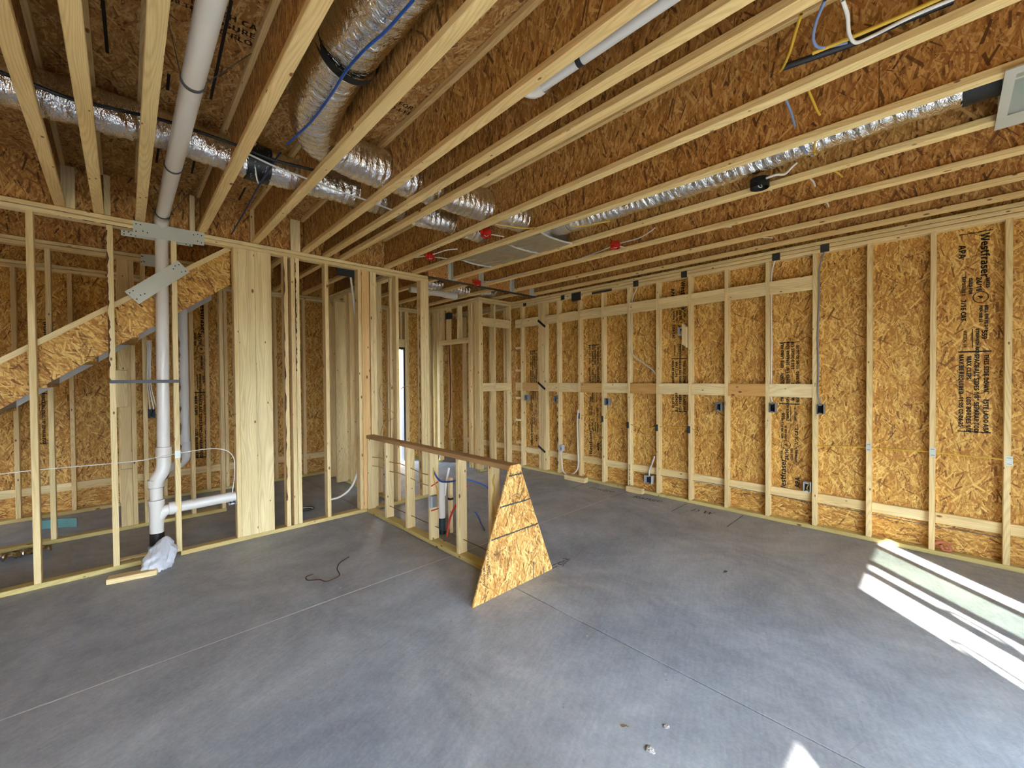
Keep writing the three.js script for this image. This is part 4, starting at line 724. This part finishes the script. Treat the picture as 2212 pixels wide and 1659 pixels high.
// ---------------------------------------------------------------- things on the floor
{
  const scrap = (label, a, b, w, h, mat, n = 1, yaw = 0) => { const g = thing('wood_scrap', label, 'wood scrap'); const d = b.clone().sub(a), L = d.length(); for (let i = 0; i < n; i++) { const m = lumber(g, 'block', [-L / 2, i * (h + 0.001), -w / 2], [L / 2, i * (h + 0.001) + h, w / 2], mat); m.rotation.y = Math.atan2(-d.z, d.x) + (i ? yaw : 0); } g.position.set((a.x + b.x) / 2, 0, (a.z + b.z) / 2); return g; };
  scrap('pale cut board lying on the slab beside the plastic bag', onY(226, 1266, 0).add(V(0.015, 0, -0.05)), onY(342, 1242, 0).add(V(0.0, 0, -0.05)), 0.089, 0.038, PALE);
  { const a = onY(1227, 1034, 0), b = onY(1256, 1043, 0); scrap('two stacked wood blocks on the slab under the white conduit loop', V(4.88, 0, a.z - 0.02), V(4.88, 0, b.z + 0.05), 0.089, 0.035, PINE, 2, 0.04); }
  { const a = onY(1368, 1055, 0), b = onY(1413, 1058, 0); scrap('two wood offcuts piled under the square box by the wall', V(4.93, 0, a.z), V(4.93, 0, b.z), 0.07, 0.035, PINE, 2, -0.06); }
  // crumpled white bag
  const bag = thing('plastic_bag', 'crumpled white plastic sheet slumped over the sill at the drain pipe', 'plastic bag');
  const c = onY(350, 1228, 0), geo = new THREE.SphereGeometry(1, 60, 44), p = geo.attributes.position;
  for (let i = 0; i < p.count; i++) {
    let x = p.getX(i), y = p.getY(i), z = p.getZ(i); const n = 1 + 0.16 * noise3(x * 1.5, y * 1.5 + 3, z * 1.5) + 0.09 * (1 - 2 * Math.abs(noise3(x * 3, y * 2, z * 3 + 7)));
    const taper = 0.72 - 0.3 * y; let X = x * n * 0.135 * taper + 0.05 * y, Y = 0.115 + y * 0.115, Z = z * n * 0.1 * taper - 0.045 * y;
    if (Y < 0.03) Y = Math.max(0.001, Y * 0.5 + 0.01 * noise2(x * 6, z * 6)); p.setXYZ(i, X, Y, Z);
  }
  geo.computeVertexNormals(); add(bag, 'sheet', geo, new THREE.MeshPhysicalMaterial({ color: '#c9cbcf', roughness: 0.3, clearcoat: 0.4, side: THREE.DoubleSide })); bag.position.set(0.335, 0.0, -4.515); bag.rotation.y = 0.3;
  bag.position.set(c.x - 0.0, 0.0, c.z - 0.03);
  cable('twig', 'thin brown bent vine lying on the slab in the open room', 'twig', [onY(676, 1240, 0.006), onY(662, 1246, 0.005), onY(664, 1253, 0.005), onY(690, 1252, 0.006), onY(705, 1256, 0.005), onY(732, 1244, 0.008), onY(728, 1228, 0.01), onY(735, 1215, 0.01), onY(754, 1203, 0.006)], 0.004, plain('#4b3020', 0.9));
  // dry leaf
  const leaf = (px, py, label, s, mat) => { const g = thing('dry_leaf', label, 'leaf'), q = onY(px, py, 0); const geo2 = new THREE.CircleGeometry(1, 12), pp = geo2.attributes.position; for (let i = 0; i < pp.count; i++) { const x = pp.getX(i), y = pp.getY(i); pp.setXYZ(i, x * s, y * s * 0.55 * (1 - 0.3 * x), 0.006 + 0.25 * s * (x * x + y * y) * (0.6 + 0.4 * noise2(x * 3, y * 3))); } geo2.rotateX(-Math.PI / 2).computeVertexNormals(); add(g, 'blade', geo2, mat); add(g, 'stalk', tube([[s * 0.9, 0.012, 0], [s * 1.2, 0.006, 0.004], [s * 1.5, 0.005, 0.0]], 0.0015, 8, 5), mat); g.position.copy(q); g.rotation.y = rr(0, 6); return g; };
  leaf(1567, 1237, 'curled brown dry leaf by the red chalk scratch on the slab', 0.022, new THREE.MeshStandardMaterial({ color: '#6a5238', roughness: 0.9, side: THREE.DoubleSide }));
  leaf(1347, 1571, 'small pale brown leaf near the mortar crumbs on the slab', 0.014, new THREE.MeshStandardMaterial({ color: '#7d6a4c', roughness: 0.9, side: THREE.DoubleSide }));
  // mortar crumbs
  const crumb = (px, py, s) => { const g = thing('mortar_crumb', 'small pale lump of mortar stuck on the slab', 'debris', 'mortar crumbs on the slab'), q = onY(px, py, 0), geo2 = new THREE.IcosahedronGeometry(1, 2), pp = geo2.attributes.position; for (let i = 0; i < pp.count; i++) { const x = pp.getX(i), y = pp.getY(i), z = pp.getZ(i), n = 1 + 0.5 * noise3(x * 2.2 + px, y * 2.2, z * 2.2); pp.setXYZ(i, x * n * s, Math.max(0, 0.5 + y * n) * s * 0.4, z * n * s); } geo2.computeVertexNormals(); add(g, 'lump', geo2, plain('#b5b3ae', 0.95)); g.position.copy(q); };
  for (const [x, y, s] of [[1437, 1457, 0.008], [1440, 1570, 0.011], [1404, 1620, 0.015], [1268, 1374, 0.006], [765, 1430, 0.007], [1410, 1625, 0.009], [1235, 1322, 0.005], [771, 1262, 0.005], [735, 1270, 0.006]]) crumb(x, y, s);
  // teal foam strip and foil scrap in the dark
  { const g = thing('foam_roll', 'flattened pale teal foam strip curled on the floor behind the stair', 'foam roll'), a = onY(62, 1150, 0), b = onY(160, 1140, 0); const geo2 = new THREE.BoxGeometry(a.distanceTo(b), 0.09, 0.012, 30, 2, 1), pp = geo2.attributes.position; for (let i = 0; i < pp.count; i++) { const x = pp.getX(i); pp.setZ(i, pp.getZ(i) - Math.cos(x * 5.2) * 0.09); } geo2.computeVertexNormals(); add(g, 'strip', geo2, plain('#5f8b84', 0.7)); g.position.set((a.x + b.x) / 2, 0.045, (a.z + b.z) / 2 + 0.02); g.rotation.y = Math.atan2(-(b.z - a.z), b.x - a.x); }
  { const g = thing('foil_scrap', 'crumpled strip of silver foil on the stairwell floor', 'foil'), a = onY(-10, 1215, 0), b = onY(112, 1188, 0); const geo2 = new THREE.PlaneGeometry(a.distanceTo(b), 0.12, 60, 14).rotateX(-Math.PI / 2), pp = geo2.attributes.position; for (let i = 0; i < pp.count; i++) pp.setY(i, 0.03 + 0.025 * noise2(pp.getX(i) * 14, pp.getZ(i) * 22) + 0.01 * noise2(pp.getX(i) * 40, pp.getZ(i) * 40)); geo2.computeVertexNormals(); add(g, 'sheet', geo2, new THREE.MeshStandardMaterial({ color: '#d8d8d8', metalness: 1, roughness: 0.2, side: THREE.DoubleSide })); g.position.set((a.x + b.x) / 2, 0, (a.z + b.z) / 2); g.rotation.y = Math.atan2(-(b.z - a.z), b.x - a.x); }
  { const q = onX(2031, 1180, 5.0), g = thing('ribbon_scrap', 'scrap of orange ribbon tucked behind a stud on the sill', 'ribbon'); add(g, 'ribbon', tube([[0, 0, -0.05], [-0.01, 0.06, -0.02], [0, 0.07, 0.03], [-0.01, 0.02, 0.06], [0, 0.01, 0.02], [-0.01, 0.05, 0]].map((p) => V(...p)), 0.012, 30, 6), plain('#c4745a', 0.7)); g.position.set(q.x, 0.04, q.z); }
}
// ---------------------------------------------------------------- print and pencil
function decal(parent, name, w, h, px, py, draw, place) {
  const t = canvasTexture(px, py, (c) => { c.clearRect(0, 0, px, py); draw(c); });
  t.wrapS = t.wrapT = THREE.ClampToEdgeWrapping;
  const m = add(parent, name, new THREE.PlaneGeometry(w, h), new THREE.MeshStandardMaterial({ map: t, transparent: true, roughness: 0.8 })); place(m); return m;
}
// factory stamps run along the long side of each sheet
const stampText = (c, W, H, start, end) => {
  c.fillStyle = 'rgba(24,15,6,0.94)'; c.strokeStyle = 'rgba(24,15,6,0.94)'; c.lineWidth = 7; const ft = (t, x, y) => { c.fillText(t, x, y); c.lineWidth = 3; c.strokeText(t, x, y); c.lineWidth = 7; }; c.save(); c.translate(-start * W, 0); const L = W / (end - start); c.scale(L / 2000, H / 250);
  c.font = 'bold 82px sans-serif'; ft('Westfraser', 24, 80); c.font = 'bold 70px sans-serif'; ft('APA', 110, 240);
  c.font = 'bold 34px sans-serif'; ft('RATED', 462, 42); c.font = 'bold 54px sans-serif'; ft('24/16', 450, 112); c.font = 'bold 33px sans-serif'; ft('SIZED FOR', 450, 164); ft('EXPOSURE 1', 430, 212);
  c.beginPath(); c.arc(650, 80, 54, 0, 7); c.stroke(); c.font = 'bold 44px sans-serif'; ft('P', 636, 98); c.font = 'bold 33px sans-serif'; ft('MILL 659 PS 2-18', 730, 50); ft('PRP-108 SE', 730, 90); c.font = 'bold 52px sans-serif'; ft('7/16 CAT', 660, 222); ft('559', 980, 70);
  c.font = 'bold 33px sans-serif'; ft('STRENGTH AXIS', 960, 112); c.beginPath(); c.moveTo(960, 136); c.lineTo(1150, 136); c.stroke(); c.font = '30px sans-serif'; ft('VERTICAL U3', 970, 200);
  c.fillRect(1180, 0, 14, 240); c.font = 'bold 46px sans-serif'; ft('THIS SIDE DOWN', 1220, 52); ft('SPACE ALL SIDES 1/8"', 1210, 120); ft('MAX CLIPS', 1230, 176); ft('MAY BE REQUIRED', 1210, 232);
  ft('ESTE LADO ABAJO', 1660, 52); ft('SEPARAR TODOS', 1690, 120); ft('LOS BORDES 1/8"', 1640, 176); ft('11:05 02-24-25', 1640, 232); c.fillRect(0, 0, 8, 240); c.fillRect(1985, 0, 10, 240); c.restore();
};
function stamp(parent, x, zc, yTop, yBot, down, width = 0.17, a = 0, b = 1) {
  const len = yTop - yBot;
  decal(parent, 'printed_stamp', len, width, Math.round(Math.min(2000, len * 1100)), 200, (c) => stampText(c, Math.round(Math.min(2000, len * 1100)), 200, a, b), (m) => { m.rotation.set(0, -Math.PI / 2, 0); m.rotateZ(down ? -Math.PI / 2 : Math.PI / 2); m.position.set(x - 0.0012, (yTop + yBot) / 2, zc); });
}
{
  const x = XR + D, at = (px, py) => onX(px, py, x);
  const s = (px, y0, y1, down, w, a = 0, b = 1) => { const p = at(px, y0), q = at(px, y1); stamp(wallRight, x, (p.z + q.z) / 2, p.y, q.y, down, w, a, b); };
  s(2104, 502, 935, true, 0.19); s(1706, 738, 1062, false, 0.19, 0.02, 1); s(1466, 606, 890, true, 0.2); s(1283, 744, 985, false, 0.2); s(1153, 757, 964, false, 0.17);
}
{ // stamps on the far sheathing
  const z = FAR - D; for (const [px, y0, y1, w] of [[428, 640, 990, 0.22], [88, 690, 960, 0.18]]) { const p = onZ(px, y0, z), q = onZ(px, y1, z), len = p.y - q.y; decal(wallFar, 'printed_stamp', len, w, 1400, 200, (c) => stampText(c, 1400, 200, 0, 1), (m) => { m.rotateZ(-Math.PI / 2); m.position.set((p.x + q.x) / 2, (p.y + q.y) / 2, z + 0.0015); }); }
}
{ // print on the underside of the subfloor
  const y = JT + 0.0002, put = (lines, px, py, w, h, turn) => { const p = onY(px, py, y); decal(ceiling, 'printed_stamp', w, h, 512, 256, (c) => { c.fillStyle = 'rgba(20,12,6,0.85)'; c.font = 'bold 62px sans-serif'; lines.forEach((t, i) => c.fillText(t, 10, 70 + i * 76)); }, (m) => { m.rotation.set(Math.PI / 2, 0, turn); m.position.set(p.x, y - 0.0006, p.z); }); };
  put(['NORTH CAROLINA', 'EXPOSURE 1', '24 OC FLOOR'], 525, 70, 0.42, 0.2, 0.1); put(['SIZED FOR SPACING', 'STURD-I-FLOOR', '23/32'], 868, 240, 0.4, 0.2, 0.1); put(['SUBFLOOR T&G', '24 OC'], 365, 12, 0.3, 0.15, 0.1);
  for (const [x0, y0, x1, y1] of [[222, 0, 232, 115], [500, 0, 455, 215], [365, 160, 362, 195], [345, 300, 338, 352], [425, 325, 414, 375], [530, 405, 516, 432]]) { const a = onY(x0, y0, y - 0.0008), b = onY(x1, y1, y - 0.0008), d = b.clone().sub(a); const m = add(ceiling, 'snapped_line', new THREE.PlaneGeometry(d.length(), 0.014).rotateX(Math.PI / 2), INK); m.position.copy(a).add(b).multiplyScalar(0.5); m.rotation.y = Math.atan2(-d.z, d.x); }
}
// loops of wire hanging in the window opening, seen by their shadows on the sunlit slab
for (const [px, py, label, r] of [[2116, 1360, 'loop of thin wire hanging from the window stile', 0.1], [2155, 1447, 'lower loop of thin wire hanging in the window opening', 0.12]]) {
  const f = onY(px, py, 0), t = BACK - 0.06 - f.z, g = thing('wire_loop', label, 'wire'), c = V(f.x - t, t * Math.SQRT2 * Math.tan(ELEV), BACK - 0.06);
  add(g, 'loop', new THREE.TorusGeometry(r, 0.011, 8, 40).rotateY(0.5), BLACK); add(g, 'tail', tube([[0, r, 0], [0.02, r + 0.15, 0.01], [0, HEAD - c.y, 0.02]], 0.003, 16, 6), BLACK); g.position.copy(c);
}
// pencil notes on the slab
{
  const note = (pts) => pts;
  const strip = (a, b, w) => { const g = tube([a, b], w, 2, 5); g.scale(1, 0.12, 1); return g; };
  for (const [x0, y0, x1, y1] of [[1235, 1055, 1263, 1044], [1318, 1075, 1356, 1062], [1450, 1105, 1483, 1088], [1570, 1138, 1606, 1113], [1192, 1222, 1213, 1213], [1193, 1228, 1204, 1223]]) { const a = onY(x0, y0, 0.0004), b = onY(x1, y1, 0.0004), d = b.clone().sub(a), L = d.length(); const m = add(floor, 'pencil_line', new THREE.PlaneGeometry(L, 0.007).rotateX(-Math.PI / 2), INK); m.position.copy(a).add(b).multiplyScalar(0.5); m.position.y = 0.0006; m.rotation.y = Math.atan2(-d.z, d.x); }
  const scribble = (text, px, py, w, h, turn) => { const p = onY(px, py, 0); decal(floor, 'pencil_note', w, h, 400, 160, (c) => { c.fillStyle = 'rgba(40,38,36,0.8)'; c.font = 'italic 120px serif'; c.fillText(text, 10, 120); }, (m) => { m.rotation.set(-Math.PI / 2, 0, turn); m.position.set(p.x, 0.0011, p.z); }); };
  scribble('Range', 1400, 1078, 0.42, 0.16, -Math.PI / 2 + 0.15); scribble('D W', 1530, 1108, 0.4, 0.16, -Math.PI / 2 + 0.1); scribble('Fridge', 1300, 1058, 0.4, 0.15, -Math.PI / 2 + 0.1); scribble('Sink', 1222, 1210, 0.26, 0.1, 0.3);
}
// handwriting on studs
{
  const note = (wall, text, px, py, f, plane, turnY, h) => { const p = f(px, py, plane); decal(wall, 'pencil_note', h * 1.6, h, 256, 160, (c) => { c.fillStyle = 'rgba(25,20,14,0.85)'; c.font = '120px sans-serif'; c.fillText(text, 8, 120); }, (m) => { m.rotation.set(0, turnY, 0); if (turnY) m.rotateZ(Math.PI / 2); m.position.copy(p); if (turnY) { m.position.x = plane - 0.001; } else { m.position.z = plane + 0.001; m.rotateZ(-0.2); } }); };
  note(wallLeft, 'A', 515, 920, onZ, ZL, 0, 0.055); note(wallLeft, '//', 512, 896, onZ, ZL, 0, 0.035);
  note(wallRight, 'MW 24', 1662, 872, onX, XR, -Math.PI / 2, 0.03); note(wallRight, 'LT DW', 1763, 900, onX, XR, -Math.PI / 2, 0.03); note(wallRight, 'DW', 1761, 830, onX, XR, -Math.PI / 2, 0.03); note(wallRight, '52-40', 1490, 760, onX, XR, -Math.PI / 2, 0.032); note(wallRight, '2 DW', 1567, 872, onX, XR, -Math.PI / 2, 0.03);
}
// ---------------------------------------------------------------- outside the entry: a neighbour's bare framing in the light
{
  const g = thing('porch_framing', 'sunlit bare stud framing standing outside the entry doorway', 'framing');
  for (let i = 0; i < 9; i++) lumber(g, 'stud', [2.6 + i * 0.4, -0.24, -9.5], [2.6 + i * 0.4 + 0.089, 2.6, -9.46], PALE);
  sheet(g, 'backing', [2.5, -0.25, -9.57], [6.4, 2.9, -9.53], OSB_PALE);  // sheet added to block the bright sky behind these studs
  lumber(g, 'rail', [2.5, -0.25, -9.52], [6.3, -0.21, -9.44], PALE); lumber(g, 'rail', [2.5, 2.6, -9.52], [6.3, 2.64, -9.44], PALE);
  settle(g);
}
renderer.render(scene, camera);
